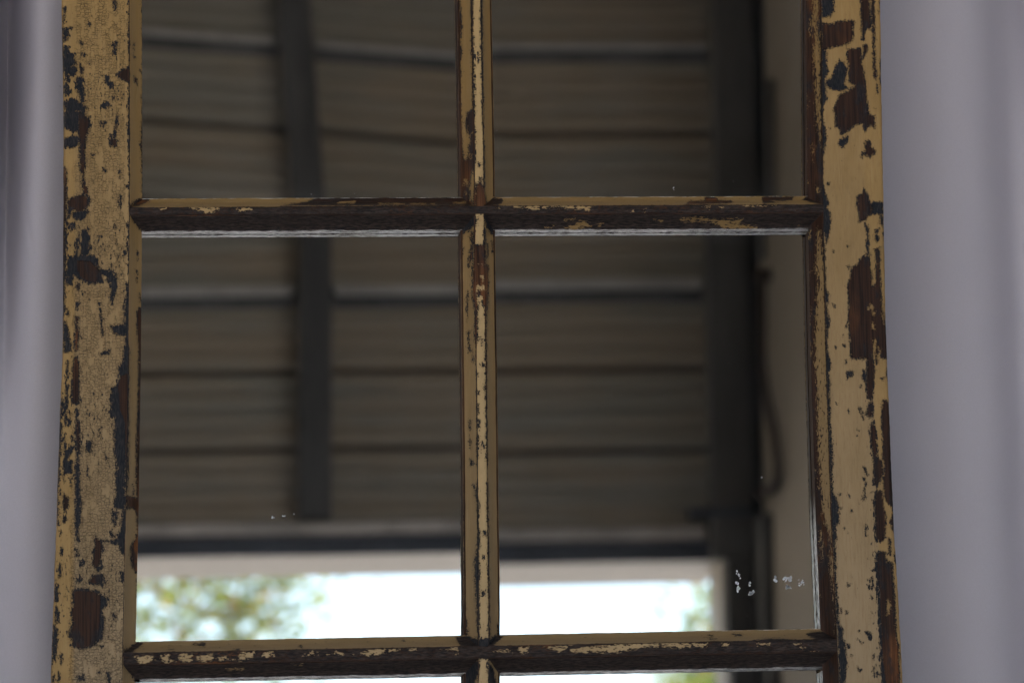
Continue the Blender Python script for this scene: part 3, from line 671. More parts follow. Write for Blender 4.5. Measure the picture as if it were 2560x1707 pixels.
 ('W',[-549,18646,-476,18646,-481,18039,-494,17605,-472,17497,-453,17220,-573,17209]),
 ('N',[-303,18178,-279,18174,-282,18148,-301,18148]),
 ('N',[-331,17622,-301,17622,-305,17574,-329,17574]),
 ('N',[-319,17954,-301,17954,-306,17918]),
 ('N',[-573,17221,-453,17214,-370,17172,-261,17177,-237,17195,-164,17231,-117,17194,-121,16979,-577,16982]),
 ('N',[-576,17018,-373,16956,-362,16921,-376,16837,-413,16756,-581,16757]),
 ('N',[-290,16944,-219,16896,-197,16755,-281,16755,-285,16860]),
 ('N',[-175,17315,-114,17314,-117,17194,-165,17195]),
]),
('UB','t',[
 ('W',[-1832,21432,-260,21444,-261,21336,-2184,21321,-2023,21355,-1920,21386]),
 ('C',[-1643,21381,-1467,21393,-1482,21359,-1643,21358]),
 ('C',[-1247,21364,-998,21363,-998,21344,-1233,21342]),
 ('C',[-953,21364,-792,21365,-792,21345,-939,21344]),
 ('C',[-748,21358,-703,21366,-718,21343]),
 ('C',[-541,21379,-408,21398,-409,21360,-527,21355]),
 ('W',[-3678,21283,-3562,21391,-3432,21404,-3432,21381,-3534,21310]),
]),
('UB','f',[
 ('C',[-3355,21287,-3261,21285,-3275,21256,-3333,21259]),
 ('C',[-3059,21292,-2783,21294,-2762,21263,-2842,21233,-2900,21228,-2957,21254,-3015,21261]),
 ('C',[-2610,21272,-2551,21293,-2450,21291,-2457,21255,-2581,21250]),
]),
('UB','t',[
 ('W',[-360,21444,-50,21431,-36,21401,-111,21337,-362,21335]),
 ('W',[1718,21362,1765,21408,1915,21416,1931,21462,2051,21463,2050,21425,2200,21419,2169,21388,1958,21371]),
 ('W',[2487,21474,2803,21477,2771,21431,2560,21422,2634,21392,2484,21383]),
 ('W',[2939,21486,3165,21487,3160,21350,3011,21379,2892,21439]),
]),
('UB','f',[
 ('C',[42,21328,753,21338,789,21313,774,21275,692,21297,544,21296,426,21310,308,21294,233,21271,160,21301,42,21307]),
 ('C',[1145,21285,1204,21289,1196,21263,1152,21263]),
 ('C',[1301,21302,1324,21302,1315,21264]),
 ('C',[1869,21347,1951,21348,1943,21299,1928,21322,1868,21321]),
 ('C',[2251,21355,2513,21360,2498,21338,2273,21336]),
 ('C',[2543,21357,2611,21357,2588,21339]),
 ('C',[-135,21309,-91,21309,-91,21300,-135,21300]),
 ('C',[2033,21330,2108,21326,2063,21317]),
]),
('UB','u',[
 ('C',[539,21219,643,21220,643,21205,539,21204]),
 ('C',[538,21151,613,21174,688,21210,791,21191,820,21168,671,21129,552,21136]),
 ('C',[360,21150,464,21169,419,21135]),
 ('C',[1402,21215,1507,21215,1491,21200]),
 ('C',[1656,21227,1806,21243,2030,21230,2286,21236,2254,21194,2434,21180,2433,21146,2103,21147,2059,21177,1925,21206,1700,21202]),
 ('C',[851,21191,925,21184,894,21157]),
 ('C',[2810,21182,2870,21180,2824,21170]),
]),
('DB','t',[
 ('N',[-3011,17146,-2912,17160,-2926,17127,-2983,17139]),
 ('N',[-2066,17116,-2020,17126,-2016,17097]),
 ('N',[-2657,17094,-2607,17094,-2614,17077]),
 ('N',[-3704,17029,-3563,17168,-3492,17170,-3521,17135,-3619,17050]),
 ('N',[-567,17203,-307,17223,-311,17008,-540,17095]),
 ('N',[-1085,17173,-1049,17177,-1057,17163]),
 ('N',[-3252,17101,-3203,17100,-3224,17093]),
]),
('DB','f',[
 ('C',[-3579,17027,-3395,17042,-3410,17004,-3367,16997,-3466,16948,-3522,16955]),
 ('C',[-3353,17032,-3240,17046,-3254,16989,-3184,16974,-3283,16954,-3325,16989]),
 ('C',[-3184,17045,-3043,17047,-3029,16973,-3085,16959,-3156,16988]),
 ('C',[-3000,17023,-2859,17055,-2824,16993,-2916,16965,-3000,16987]),
 ('C',[-2802,17014,-2689,17021,-2717,17000,-2633,16985,-2788,16979]),
 ('C',[-2575,17063,-2462,17066,-2462,17019,-2505,16998,-2604,16973,-2618,17013]),
 ('C',[-2405,17052,-2292,17061,-2278,17018,-2349,17000,-2398,17019]),
 ('C',[-2022,17024,-1922,17069,-1908,17030,-1993,17019]),
 ('C',[-1794,17029,-1723,17043,-1708,17079,-1630,17028,-1723,17029]),
 ('C',[-1494,17042,-1380,17080,-1244,17090,-1244,17040,-1381,17012,-1452,17020]),
 ('C',[-1215,17093,-1065,17092,-1108,17068,-1209,17047]),
 ('C',[-1036,17089,-922,17091,-936,17067,-1008,17046]),
 ('C',[-735,17073,-563,17093,-563,17057,-678,17058]),
 ('C',[-621,17029,-564,17036,-578,17014]),
 ('C',[-1886,17058,-1865,17051,-1872,17023]),
 ('C',[-1566,17032,-1537,17032,-1545,17018]),
]),
('DB','u',[
 ('C',[-2728,16917,-2558,16923,-2572,16902,-2714,16903]),
 ('C',[-2124,16949,-2010,16951,-2017,16937]),
]),
('DB','t',[
 ('N',[1818,17211,1876,17204,1861,17189]),
 ('N',[2052,17217,2155,17212,2125,17192]),
 ('N',[2772,17213,2862,17234,3127,17233,3120,17058,3004,17088,2858,17147,2786,17184]),
 ('N',[2255,17136,2344,17150,2417,17160,2564,17152,2652,17134,2843,17125,3005,17114,2416,17109]),
 ('N',[1817,17171,1890,17164,1831,17153]),
 ('N',[-434,17253,-160,17230,-131,17201,-234,17108,-436,17109]),
]),
('DB','f',[
 ('C',[-244,17048,-71,17083,-57,17040,-187,17041]),
 ('C',[1,17083,103,17099,94,17039,29,17025,1,17061]),
 ('C',[240,17088,392,17105,508,17104,449,17065,376,17037,319,17066]),
 ('C',[492,17065,652,17089,1030,17122,1802,17121,1786,17079,1655,17087,1537,17062,1378,17081,1189,17075,1028,17047,940,17026,651,17028,492,17039]),
 ('C',[1918,17111,2021,17113,2005,17077,1932,17085]),
 ('C',[2255,17115,2394,17114,2386,17090,2268,17090]),
 ('C',[2606,17110,2694,17105,2635,17092]),
 ('C',[2678,17073,2730,17066,2692,17051]),
 ('C',[2780,17029,2875,17029,2867,17014]),
 ('N',[638,17100,696,17107,695,17078,652,17079]),
 ('N',[565,17079,637,17081,623,17070]),
]),
]

# ------------------------------------------------------------ the mirror made from an old window: profile sweep with wear
GLASS_Y = 0.031
def pl(z, pts):                                   # piecewise linear through (x, z) points listed from the top down
    zs = np.array([p[1] for p in pts][::-1]); xs = np.array([p[0] for p in pts][::-1])
    return np.interp(z, zs, xs)
LO = [(-0.4236, 2.95), (-0.4262, 2.33), (-0.4249, 2.236), (-0.4242, 2.135), (-0.4244, 1.988), (-0.4285, 1.852), (-0.4338, 1.678), (-0.4390, 1.4), (-0.442, 0.0)]
LI = [(-0.3622, 2.95), (-0.3622, 2.33), (-0.3619, 2.159), (-0.3634, 1.986), (-0.3656, 1.837), (-0.3690, 1.678), (-0.372, 1.4), (-0.374, 0.0)]
RI = [(0.318, 2.95), (0.3116, 2.341), (0.3064, 2.154), (0.3037, 1.988), (0.3031, 1.825), (0.3043, 1.673), (0.3050, 1.4), (0.307, 0.0)]
RO = [(0.376, 2.95), (0.3703, 2.342), (0.3664, 2.154), (0.3637, 1.988), (0.3635, 1.825), (0.3658, 1.672), (0.3690, 1.4), (0.370, 0.0)]
ML = [(-0.0325, 2.95), (-0.0323, 2.337), (-0.0322, 2.177), (-0.0333, 2.099), (-0.0340, 1.982), (-0.0346, 1.882), (-0.0360, 1.753), (-0.0376, 1.675), (-0.038, 1.27), (-0.038, 0.0)]
MR = [(-0.0239, 2.95), (-0.0238, 2.337), (-0.0238, 2.177), (-0.0248, 2.099), (-0.0252, 1.982), (-0.0262, 1.864), (-0.0267, 1.753), (-0.0282, 1.675), (-0.0285, 1.27), (-0.0285, 0.0)]
def barline(zl, zr, xl=-0.365, xr=0.305): return lambda x: zl + (x - xl) / (xr - xl) * (zr - zl)
ROWS = [(barline(2.556, 2.566), barline(2.547, 2.557)), (barline(2.1281, 2.1361), barline(2.1208, 2.1282)),
        (barline(1.7055, 1.7143), barline(1.6949, 1.7026)), (barline(1.281, 1.288), barline(1.271, 1.278))]

def sdf(px, pz, poly, out, lo=-6.0, margin=0.006):
    """signed distance (mm, positive inside) of points to one polygon, only near it"""
    q = np.array(poly, float).reshape(-1, 2) * 1e-4
    sel = np.where((px > q[:, 0].min() - margin) & (px < q[:, 0].max() + margin) & (pz > q[:, 1].min() - margin) & (pz < q[:, 1].max() + margin))[0]
    if not len(sel): return
    x = px[sel]; z = pz[sel]; d = np.full(len(sel), 1e9); ins = np.zeros(len(sel), bool)
    for i in range(len(q)):
        ax, az = q[i]; bx, bz = q[(i + 1) % len(q)]
        ex, ez = bx - ax, bz - az
        L = ex * ex + ez * ez + 1e-18
        t = np.clip(((x - ax) * ex + (z - az) * ez) / L, 0, 1)
        d = np.minimum(d, (x - ax - t * ex) ** 2 + (z - az - t * ez) ** 2)
        if az != bz:
            c = (az > z) != (bz > z)
            ins ^= c & (x < (bx - ax) * (z - az) / (bz - az) + ax)
    d = np.sqrt(d) * 1000
    out[sel] = np.maximum(out[sel], np.where(ins, d, -d))

def wear_for(member, zone, X, Z, base_bare, base_wood):
    n = len(X); bare = np.full(n, base_bare, float); wood = np.full(n, -6.0 if base_wood is None else base_wood, float)
    cream = np.full(n, -6.0)
    for mem, zo, L in WEAR:
        if mem != member or (zone not in zo): continue
        for t, p in L:
            if t == 'C': sdf(X, Z, p, cream)
            else:
                sdf(X, Z, p, bare)
                if t == 'W': sdf(X, Z, p, wood)
    return np.minimum(bare, -cream - 0.35), wood

def sweep(name, mat, parent, ts, cols, make, member, defaults, fleck, crack, far):
    """cols: list of (side, offset, depth, zone); make(t, side, offset, depth) -> arrays of X, Y, Z"""
    nt_, nc = len(ts), len(cols)
    V = np.zeros((nt_, nc, 3)); bare = np.zeros((nt_, nc)); wood = np.zeros((nt_, nc)); fl = np.zeros((nt_, nc)); ck = np.zeros((nt_, nc)); pale = np.zeros((nt_, nc)); bevel_shade = np.zeros((nt_, nc)); clean = np.zeros((nt_, nc))
    for j, (side, off, dep, zone) in enumerate(cols):
        X, Y, Z = make(ts, side, off, dep)
        V[:, j, 0] = X; V[:, j, 1] = Y; V[:, j, 2] = Z
        db, dw = defaults.get(zone, (-6, None))
        if zone in 'qs': b, w_ = np.full(nt_, 3.0 if zone == 'q' else -0.2), np.full(nt_, 2.0)
        
        else: b, w_ = wear_for(member, zone, X, Z, db, dw)
        # beyond the traced stretch the wear is random
        nz = np.array([noise.noise((x * 30, 3.0 + dep, z * (12 if member in ('LS', 'RS', 'MU') else 60))) for x, z in zip(X, Z)]) if far is not None else 0
        if far is not None:
            m = far(X, Z)
            b = np.where(m & (zone not in 'q'), (nz - 0.22) * 14 + (3 if db > 0 else 0), b); w_ = np.where(m, b, w_)
        bare[:, j] = b; wood[:, j] = w_; fl[:, j] = fleck(X, Z, zone); ck[:, j] = crack(X, Z, zone)
        clean[:, j] = 0.5 if (member == 'MU' and zone == 'f') else 0.35 if zone == 'f' and member in ('UB', 'DB') else 0.0
        bevel_shade[:, j] = 0.75 if zone in 'btu' else 0.0  # bevels only: shading of the slanted moulding put into the paint colour
        pale[:, j] = (np.clip((2.32 - Z) / 0.62, 0, 1) * 0.85 * np.clip((X + 0.4155) / 0.004, 0.1, 1) * np.clip((0.350 - X) / 0.004, 0.25, 1) if zone == 'f' else np.clip((2.25 - Z) / 0.5, 0.1, 0.85))
    idx = np.arange(nt_ * nc).reshape(nt_, nc)
    F = np.stack([idx[:-1, :-1], idx[:-1, 1:], idx[1:, 1:], idx[1:, :-1]], -1).reshape(-1, 4)
    me = bpy.data.meshes.new(name)
    me.vertices.add(nt_ * nc); me.vertices.foreach_set('co', V.reshape(-1))
    me.loops.add(F.size); me.loops.foreach_set('vertex_index', F.reshape(-1))
    me.polygons.add(len(F)); me.polygons.foreach_set('loop_start', np.arange(0, F.size, 4)); me.polygons.foreach_set('loop_total', np.full(len(F), 4))
    me.update(calc_edges=True); me.validate()
    for nm, arr in (('bare', bare), ('wood', wood), ('fleck', fl), ('crack', ck), ('pale', pale), ('bevel_shade', bevel_shade), ('clean', clean)):
        a = me.attributes.new(nm, 'FLOAT', 'POINT'); a.data.foreach_set('value', arr.reshape(-1).astype(np.float32))
    me.materials.append(mat)
    me.shade_smooth(); me.set_sharp_from_angle(angle=math.radians(32))
    o = bpy.data.objects.new(name, me); C.objects.link(o)
    o.parent = parent; o.location = -parent.location
    return o

def lin(a, b, step): return list(np.linspace(a, b, max(2, int(abs(b - a) / step) + 1)))
def bevel_cols(side, zone, r=1):
    c = [(side, 0.0, 0.0, 'q'), (side, 0.0002, 0.0016, 'q'), (side, 0.0012, 0.0018, zone)]
    for t in np.linspace(0, 1, 17)[1:]:
        off = 0.0012 + t * 0.0112; dep = 0.0018 + (t + 0.16 * math.sin(math.pi * t)) * 0.0142
        c.append((side, off, dep, zone))
    c += [(side, 0.0124, 0.0162, 's'), (side, 0.0085, 0.0163, 's'), (side, 0.0085, 0.040, 's')]
    return c
def back(c): return [(s, o, d, z) for s, o, d, z in c][::-1]

frame = empty('mirror_frame', (-0.03, 0.0, 0.0))
tag(frame, 'tall many-paned mirror with peeling cream paint, standing before the grey cloth', 'mirror')
Zv = np.concatenate([np.linspace(0.0, 1.60, 60)[:-1], np.linspace(1.60, 2.40, 1000), np.linspace(2.40, 2.70, 30)[1:]])
far_z = lambda X, Z: (Z < 1.668) | (Z > 2.345)
def wob(z, a, s): return a * np.sin(z * 9 + s) + 0.4 * a * np.sin(z * 31 + 2 * s) + 0.25 * a * np.sin(z * 83 + s)
def n1d(z, k, s): return np.array([noise.noise((float(t) * k, s, 0.5)) for t in z])

def stile_cols(out_side, in_side, width):
    c = [(out_side, 0.0, 0.040, 's'), (out_side, 0.0, 0.020, 'f'), (out_side, 0.0, 0.006, 'f'), (out_side, 0.0003, 0.0025, 'f'), (out_side, 0.0010, 0.0010, 'f'), (out_side, 0.0022, 0.0003, 'f')]
    for u in np.linspace(0.0032, width, 84): c.append(('x' + out_side, u / width, 0.0, 'f'))
    return c + bevel_cols(in_side, 'b')
def make_stile(outer, inner, sgn):                 # sgn: +1 when the inner edge lies to the right
    def mk(z, side, off, dep):
        O = pl(z, outer) + wob(z, 0.0004, sgn) + 0.00025 * n1d(z, 160, 3 + sgn); I = pl(z, inner) + 0.00018 * n1d(z, 120, 9 + sgn)
        if side == 'O': X = O + sgn * off
        elif side == 'xO': X = O + (I - O) * off
        else: X = I + sgn * off
        face = 0.00035 * n1d(z, 11, 5 + (off if side[0] == 'x' else 0)) if dep < 0.003 else 0
        return X, np.full(len(z), dep) + face, z
    return mk
fl_left = lambda X, Z, zone: np.clip(0.32 + 0.18 * np.sin(Z * 40) + (0.25 if zone == 'f' else -0.2), 0, 1)
ck_left = lambda X, Z, zone: (np.clip((X + 0.419 + (2.34 - Z) * 0.004) / 0.010, 0, 1) * np.clip((-0.364 - X) / 0.003, 0, 1) * np.clip(0.62 + 0.7 * (2.1 - Z), 0.55, 1.0)) if zone == 'f' else np.zeros(len(X))
c = stile_cols('O', 'I', 0.06)
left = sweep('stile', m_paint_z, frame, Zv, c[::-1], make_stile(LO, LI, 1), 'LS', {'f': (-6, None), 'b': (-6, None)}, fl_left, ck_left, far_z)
tag(left, 'crackled cream stile')
def fl_right(X, Z, zone):
    if zone == 'b': return np.full(len(X), 0.75)
    return np.clip(0.30 + 0.55 * np.clip((X - 0.333) / 0.012, 0, 1) * np.clip((0.352 - X) / 0.005, 0, 1) * np.clip((2.0 - Z) * 5, 0, 1), 0, 1)
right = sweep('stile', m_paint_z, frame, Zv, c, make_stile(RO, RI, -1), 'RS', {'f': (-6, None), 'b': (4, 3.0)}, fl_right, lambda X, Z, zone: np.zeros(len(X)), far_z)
tag(right, 'stile with large bare wood patches')

# ---- vertical glazing bars, one length per row, and level bars
def vbar(z0, z1):
    ts = Zv[(Zv > z0) & (Zv < z1)]; ts = np.concatenate([[z0], ts, [z1]])
    cols = [(s, o, d + 0.0018, {'b': 'b'}.get(zn, zn)) for s, o, d, zn in back(bevel_cols('L', 'b'))]
    cols += [('F', u, 0.0018 - 0.0005 * math.sin(math.pi * u), 'f') for u in np.linspace(0.04, 0.96, 12)]
    cols += [(s, o, d + 0.0018, zn) for s, o, d, zn in bevel_cols('R', 'b')]
    def mk(z, side, off, dep):
        a = pl(z, ML) + 0.00022 * n1d(z, 90, 2); b = pl(z, MR) + 0.00022 * n1d(z, 90, 7)
        X = a - off if side == 'L' else b + off if side == 'R' else a + (b - a) * off
        return X, np.full(len(z), dep), z
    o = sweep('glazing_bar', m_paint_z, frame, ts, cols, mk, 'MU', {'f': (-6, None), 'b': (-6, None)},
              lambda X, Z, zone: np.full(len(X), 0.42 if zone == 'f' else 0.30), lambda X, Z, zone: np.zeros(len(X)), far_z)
    return o
def hbar(row):
    top, bot = ROWS[row]
    mem = {1: 'UB', 2: 'DB'}.get(row, 'XX')
    xs = np.linspace(-0.3675, 0.3095, 900 if row in (1, 2) else 60)
    cols = [(s, o, d + 0.0009, {'b': 't'}.get(zn, zn)) for s, o, d, zn in back(bevel_cols('T', 'b'))]
    cols += [('F', u, 0.0009 - 0.0005 * math.sin(math.pi * u), 'f') for u in np.linspace(0.04, 0.96, 14)]
    cols += [(s, o, d + 0.0009, {'b': 'u'}.get(zn, zn)) for s, o, d, zn in bevel_cols('B', 'b')]
    def mk(x, side, off, dep):
        a = top(x) + 0.00022 * n1d(x, 90, 2 + row); b = bot(x) + 0.00022 * n1d(x, 90, 7 + row)
        Z = a + off if side == 'T' else b - off if side == 'B' else a + (b - a) * off
        return x, np.full(len(x), dep), Z
    far = (lambda X, Z: np.zeros(len(X), bool)) if row in (1, 2) else (lambda X, Z: np.ones(len(X), bool))
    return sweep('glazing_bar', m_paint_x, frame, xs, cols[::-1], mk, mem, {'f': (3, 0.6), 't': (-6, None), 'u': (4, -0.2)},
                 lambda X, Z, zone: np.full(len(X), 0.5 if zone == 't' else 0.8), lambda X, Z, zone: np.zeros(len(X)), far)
for r in range(4): hbar(r)
mid = lambda r: (ROWS[r][0](-0.03) + ROWS[r][1](-0.03)) / 2
vbar(mid(0), 2.66)
for r in range(3): vbar(mid(r + 1), mid(r))
vbar(0.80, mid(3))
# top rail and the wide bottom board close the window off
MB().box((-0.372, 0.0012, 2.62), (0.33, 0.040, 2.70)).build('top_rail', m_paint_x, frame)
MB().box((-0.380, 0.0012, 0.012), (0.316, 0.040, 0.83)).build('bottom_board', m_paint_x, frame)

# ---- panes and the beads that hold them
PANE = {  # row, column: (image shift x, y, twist, vertical curl) in 1/10000 slope units
    (1, 0): (0.00323, 0.0, 0.0119, 0.0), (1, 1): (-0.0029, 0.0, -0.0025, 0.0),
    (2, 0): (0.0, 0.0, -0.0024, 0.006), (2, 1): (0.0, 0.0, -0.0024, -0.006)}
tops = [2.62] + [None] * 3
for row in range(5):
    for col in range(2):
        if row == 0: zt, zb = 2.625, ROWS[0][0](0)
        elif row == 4: zt, zb = ROWS[3][1](0), 0.825
        else: zt, zb = ROWS[row - 1][1](0), ROWS[row][0](0)
        # row 0 is above the picture, rows 1-3 in view
        xa, xb = ((-0.3625, -0.0335) if col == 0 else (-0.0255, 0.3065))
        zt -= 0.0086; zb += 0.0086
        key = (row, col)
        a, b, hxz, hzz = PANE.get(key, (0.0006 * (-1) ** row, 0.0, 0.002, 0.0))
        xc, zc = (xa + xb) / 2, (zt + zb) / 2
        n = 41; vs = []
        lx = lambda z: np.interp(z, [0, 1.68, 2.34, 3.0], [-0.0, 0.0, 0.0, 0.0])
        for i in range(n):
            z = zb + (zt - zb) * i / (n - 1)
            if col == 0: x0, x1 = float(pl(z, LI)) + 0.0086, float(pl(z, ML)) - 0.0086
            else: x0, x1 = float(pl(z, MR)) + 0.0086, float(pl(z, RI)) - 0.0086
            for j in range(n):
                x = x0 + (x1 - x0) * j / (n - 1)
                # tilt the top and bottom edges with the sloping bars
                ez = (i / (n - 1) - 0.5) * 2
                sl = 0.0118 * (x - 0.0)
                zz = z + sl
                dx, dz = x - xc, z - zc
                y = a * dx + b * dz + hxz * dx * dz + 0.5 * hzz * dz * dz
                y += 0.000006 * noise.noise((x * 9, z * 9, row * 3.3 + col * 7.7))
                vs.append((dx, y, zz - zc))
        fs = [(i * n + j, i * n + j + 1, (i + 1) * n + j + 1, (i + 1) * n + j) for i in range(n - 1) for j in range(n - 1)]
        nv = len(vs)                               # closed back so the pane has its thickness
        vs += [(vs[k][0], vs[k][1] + 0.004, vs[k][2]) for k in (0, n - 1, n * n - 1, n * n - n)]
        fs.append((nv + 3, nv + 2, nv + 1, nv))
        me = bpy.data.meshes.new('mirror_pane'); me.from_pydata(vs, [], fs); me.update(); me.shade_smooth(); me.set_sharp_from_angle(angle=math.radians(30)); me.materials.append(m_mirror)
        o = bpy.data.objects.new('mirror_pane', me); C.objects.link(o); o.parent = frame
        o.location = Vector((xc, GLASS_Y, zc)) - frame.location
        PANE[key] = o
        # beads between the moulding and the glass: level ones above and below, upright ones left and right
        if row in (1, 2, 3):
            def hz(side, rr):
                return (ROWS[rr][1] if side == 'up' else ROWS[rr][0])
            for side in ('up', 'down'):
                fn = hz(side, row - 1 if side == 'up' else row); s = -1 if side == 'up' else 1
                x0 = xa + 0.0105; x1 = xb - 0.0105; mb = MB(); k = 60
                for q in range(k + 1):
                    x = x0 + (x1 - x0) * q / k; z = fn(x); jit = 0.00018 * noise.noise((x * 150, row, s))
                    mb.v += [(x, 0.0166, z + s * 0.0121 + jit), (x, 0.0285, z + s * 0.0125 + jit), (x, 0.0285, z + s * 0.0087), (x, 0.0166, z + s * 0.0087)]
                for q in range(k):
                    for e in range(4):
                        mb.f.append((q * 4 + e, q * 4 + (e + 1) % 4, (q + 1) * 4 + (e + 1) % 4, (q + 1) * 4 + e))
                mb.build('glazing_bead', m_bead_x, frame)
            for side in ('l', 'r'):
                prof = (LI if col == 0 else MR) if side == 'l' else (ML if col == 0 else RI)
                s = 1 if side == 'l' else -1; mb = MB(); k = 60; z0, z1 = zb + 0.004, zt - 0.004
                for q in range(k + 1):
                    z = z0 + (z1 - z0) * q / k + 0; x = float(pl(z, prof)); jit = 0.00015 * noise.noise((z * 150, row, s + 5))
                    mb.v += [(x + s * 0.0121 + jit, 0.0166, z), (x + s * 0.0125 + jit, 0.0285, z), (x + s * 0.0087, 0.0285, z), (x + s * 0.0087, 0.0166, z)]
                for q in range(k):
                    for e in range(4):
                        mb.f.append((q * 4 + e, q * 4 + (e + 1) % 4, (q + 1) * 4 + (e + 1) % 4, (q + 1) * 4 + e))
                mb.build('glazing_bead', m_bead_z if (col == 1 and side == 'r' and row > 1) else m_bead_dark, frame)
# dabs of white paint left on the glass
def dab(parent, cx, cz, w_, h_, n, seed, size):
    rnd = random.Random(seed); mb = MB(); px, py, pz = parent.location + frame.location
    for _ in range(n):
        x = cx + rnd.uniform(-w_, w_); z = cz + rnd.uniform(-h_, h_); k = rnd.randint(6, 9); an = rnd.uniform(0, 6); st = rnd.uniform(0.8, 2.4); r0 = size * rnd.uniform(0.45, 1.35)
        base = len(mb.v); ca, sa = math.cos(an), math.sin(an)
        for d in (0.0012, 0.0006):
            for q in range(k):
                t = 2 * math.pi * q / k; r = r0 * (0.7 + 0.6 * noise.noise((q * 1.7, seed, x * 900)))
                u, v = r * st * math.cos(t), r * math.sin(t)
                mb.v.append((x + u * ca - v * sa - px, -d, z + u * sa + v * ca - pz))
        mb.f.append(tuple(base + q for q in range(k))[::-1])
        for q in range(k): mb.f.append((base + q, base + (q + 1) % k, base + k + (q + 1) % k, base + k + q))
    o = link_mesh('paint_dab', mb.v, mb.f, m_smear); o.parent = parent
    return o
LRp, LLp, URp, ULp = PANE[(2, 1)], PANE[(2, 0)], PANE[(1, 1)], PANE[(1, 0)]
dab(LRp, 0.2165, 1.776, 0.0022, 0.008, 12, 1, 0.0009); dab(LRp, 0.2160, 1.7655, 0.0007, 0.0020, 3, 2, 0.0016)
dab(LRp, 0.2275, 1.7700, 0.0008, 0.0030, 3, 3, 0.0011); dab(LRp, 0.2290, 1.7630, 0.0024, 0.0016, 8, 4, 0.0014)
dab(LRp, 0.2525, 1.7765, 0.0008, 0.0022, 4, 5, 0.0016); dab(LRp, 0.2640, 1.7755, 0.0045, 0.0014, 9, 6, 0.0017)
dab(LRp, 0.2660, 1.7690, 0.0032, 0.0016, 7, 7, 0.0013); dab(LRp, 0.2770, 1.7725, 0.0030, 0.0030, 14, 8, 0.0006)
dab(LRp, 0.2425, 1.8741, 0.0010, 0.0007, 3, 9, 0.0007)
dab(LLp, -0.2276, 1.8365, 0.0020, 0.0004, 3, 10, 0.0007); dab(LLp, -0.2170, 1.8375, 0.0026, 0.0006, 4, 11, 0.0011); dab(LLp, -0.2065, 1.8395, 0.0015, 0.0005, 3, 12, 0.0006)
dab(URp, 0.165, 2.158, 0.0004, 0.0020, 2, 13, 0.0005)

# ------------------------------------------------------------ cloth behind the frame
def curtain_y(x, z):
    y = 0.088
    y += FOLD(x, z)
    return y
def FOLD(x, z):
    g = lambda c, s: math.exp(-((x - c) / s) ** 2)
    y = 0.0
    # soft vertical folds, fading lower down on the left
    k = min(1, max(0.06, (z - 1.86) / 0.42))
    y += 0.095 * k * g(-0.480, 0.018) - 0.07 * k * g(-0.525, 0.022) - 0.012 * g(-0.448, 0.03)  # outer left ridge added out of view to shade the valley beside it
    y += -0.010 * g(0.455, 0.045) + 0.030 * g(0.528, 0.030) - 0.012 * g(0.59, 0.035) + 0.075 * g(0.568, 0.028) * min(1, max(0, (z - 2.1) / 0.3))
    for c_, a_, s_ in ((-0.62, -0.03, 0.06), (-0.78, 0.03, 0.05), (-0.95, -0.04, 0.07), (0.62, -0.03, 0.06), (0.76, 0.035, 0.05), (0.9, -0.03, 0.06), (-0.2, 0.02, 0.07), (0.05, -0.02, 0.08), (0.22, 0.02, 0.06)):
        y += a_ * g(c_, s_)
    y += 0.004 * noise.noise((x * 9, z * 1.3, 4.4)) + 0.0007 * noise.noise((x * 40, z * 4, 1.4))
    # a pulled crease left of the frame
    t = (2.16 - z) / 0.075
    if 0 < t < 1:
        xc = -0.462 + 0.014 * t
        y += 0.0022 * math.sin(math.pi * t) * math.exp(-((x - xc) / 0.0022) ** 2)
    return y
cx = np.concatenate([np.linspace(-1.7, -0.56, 120)[:-1], np.linspace(-0.56, -0.40, 160), np.linspace(-0.40, 0.34, 60)[1:-1], np.linspace(0.34, 0.60, 110), np.linspace(0.60, 1.75, 120)[1:]])
cz = np.concatenate([np.linspace(0.01, 1.6, 40)[:-1], np.linspace(1.6, 2.45, 150), np.linspace(2.45, 4.0, 40)[1:]])
vs = [(float(x), curtain_y(float(x), float(z)), float(z)) for z in cz for x in cx]
nx = len(cx)
fs = [(i * nx + j, i * nx + j + 1, (i + 1) * nx + j + 1, (i + 1) * nx + j) for i in range(len(cz) - 1) for j in range(nx - 1)]
cur = link_mesh('curtain', vs, fs, m_curtain, None, True)
sm = cur.modifiers.new('thickness', 'SOLIDIFY'); sm.thickness = 0.002; sm.offset = 1
tag(cur, 'pale grey lilac cloth hanging in soft folds behind the old window mirror', 'curtain')
rail = MB().tube([(-1.8, 0.10, 4.02), (1.8, 0.10, 4.02)], 0.016).build('curtain_rail', m_stud, None, True)
tag(rail, 'dark round rail that the grey lilac cloth hangs from', 'rail')

# ------------------------------------------------------------ the shed the mirror looks into (mirror at its back wall); unseen sides and pale surfaces shaped for fill light
WY = 0.062 - 8.5                                    # inner face of the wall opposite the mirror
def strct(name, mb, m): 
    o = mb.build(name, m); o['kind'] = 'structure'; return o
strct('floor', MB().box((-7.2, WY - 0.3, -0.12), (2.1, 0.5, 0.0)), m_floor)
strct('roof', MB().box((-7.4, WY - 0.6, 5.25), (2.3, 0.9, 5.33)), m_roof)
strct('ground', MB().box((-300, -300, -0.5), (300, 300, -0.124)), m_ground)
strct('back_wall', MB().box((-7.2, 0.36, 0.0), (2.1, 0.5, 5.25)), m_wallp)  # added unseen behind the cloth to close off stray light
strct('side_wall', MB().box((1.83, WY, 0.0), (2.1, -7.3, 5.25)), m_plaster)
strct('side_wall', MB().box((1.83, -3.2, 0.0), (2.1, 0.36, 5.25)), m_wallp)  # unseen; closes the near end so daylight comes more from the front
strct('side_wall', MB().box((-7.2, -4.5, 0.0), (-6.95, 0.36, 5.25)), m_wallp)  # unseen left wall, stopped short to let daylight in from front left

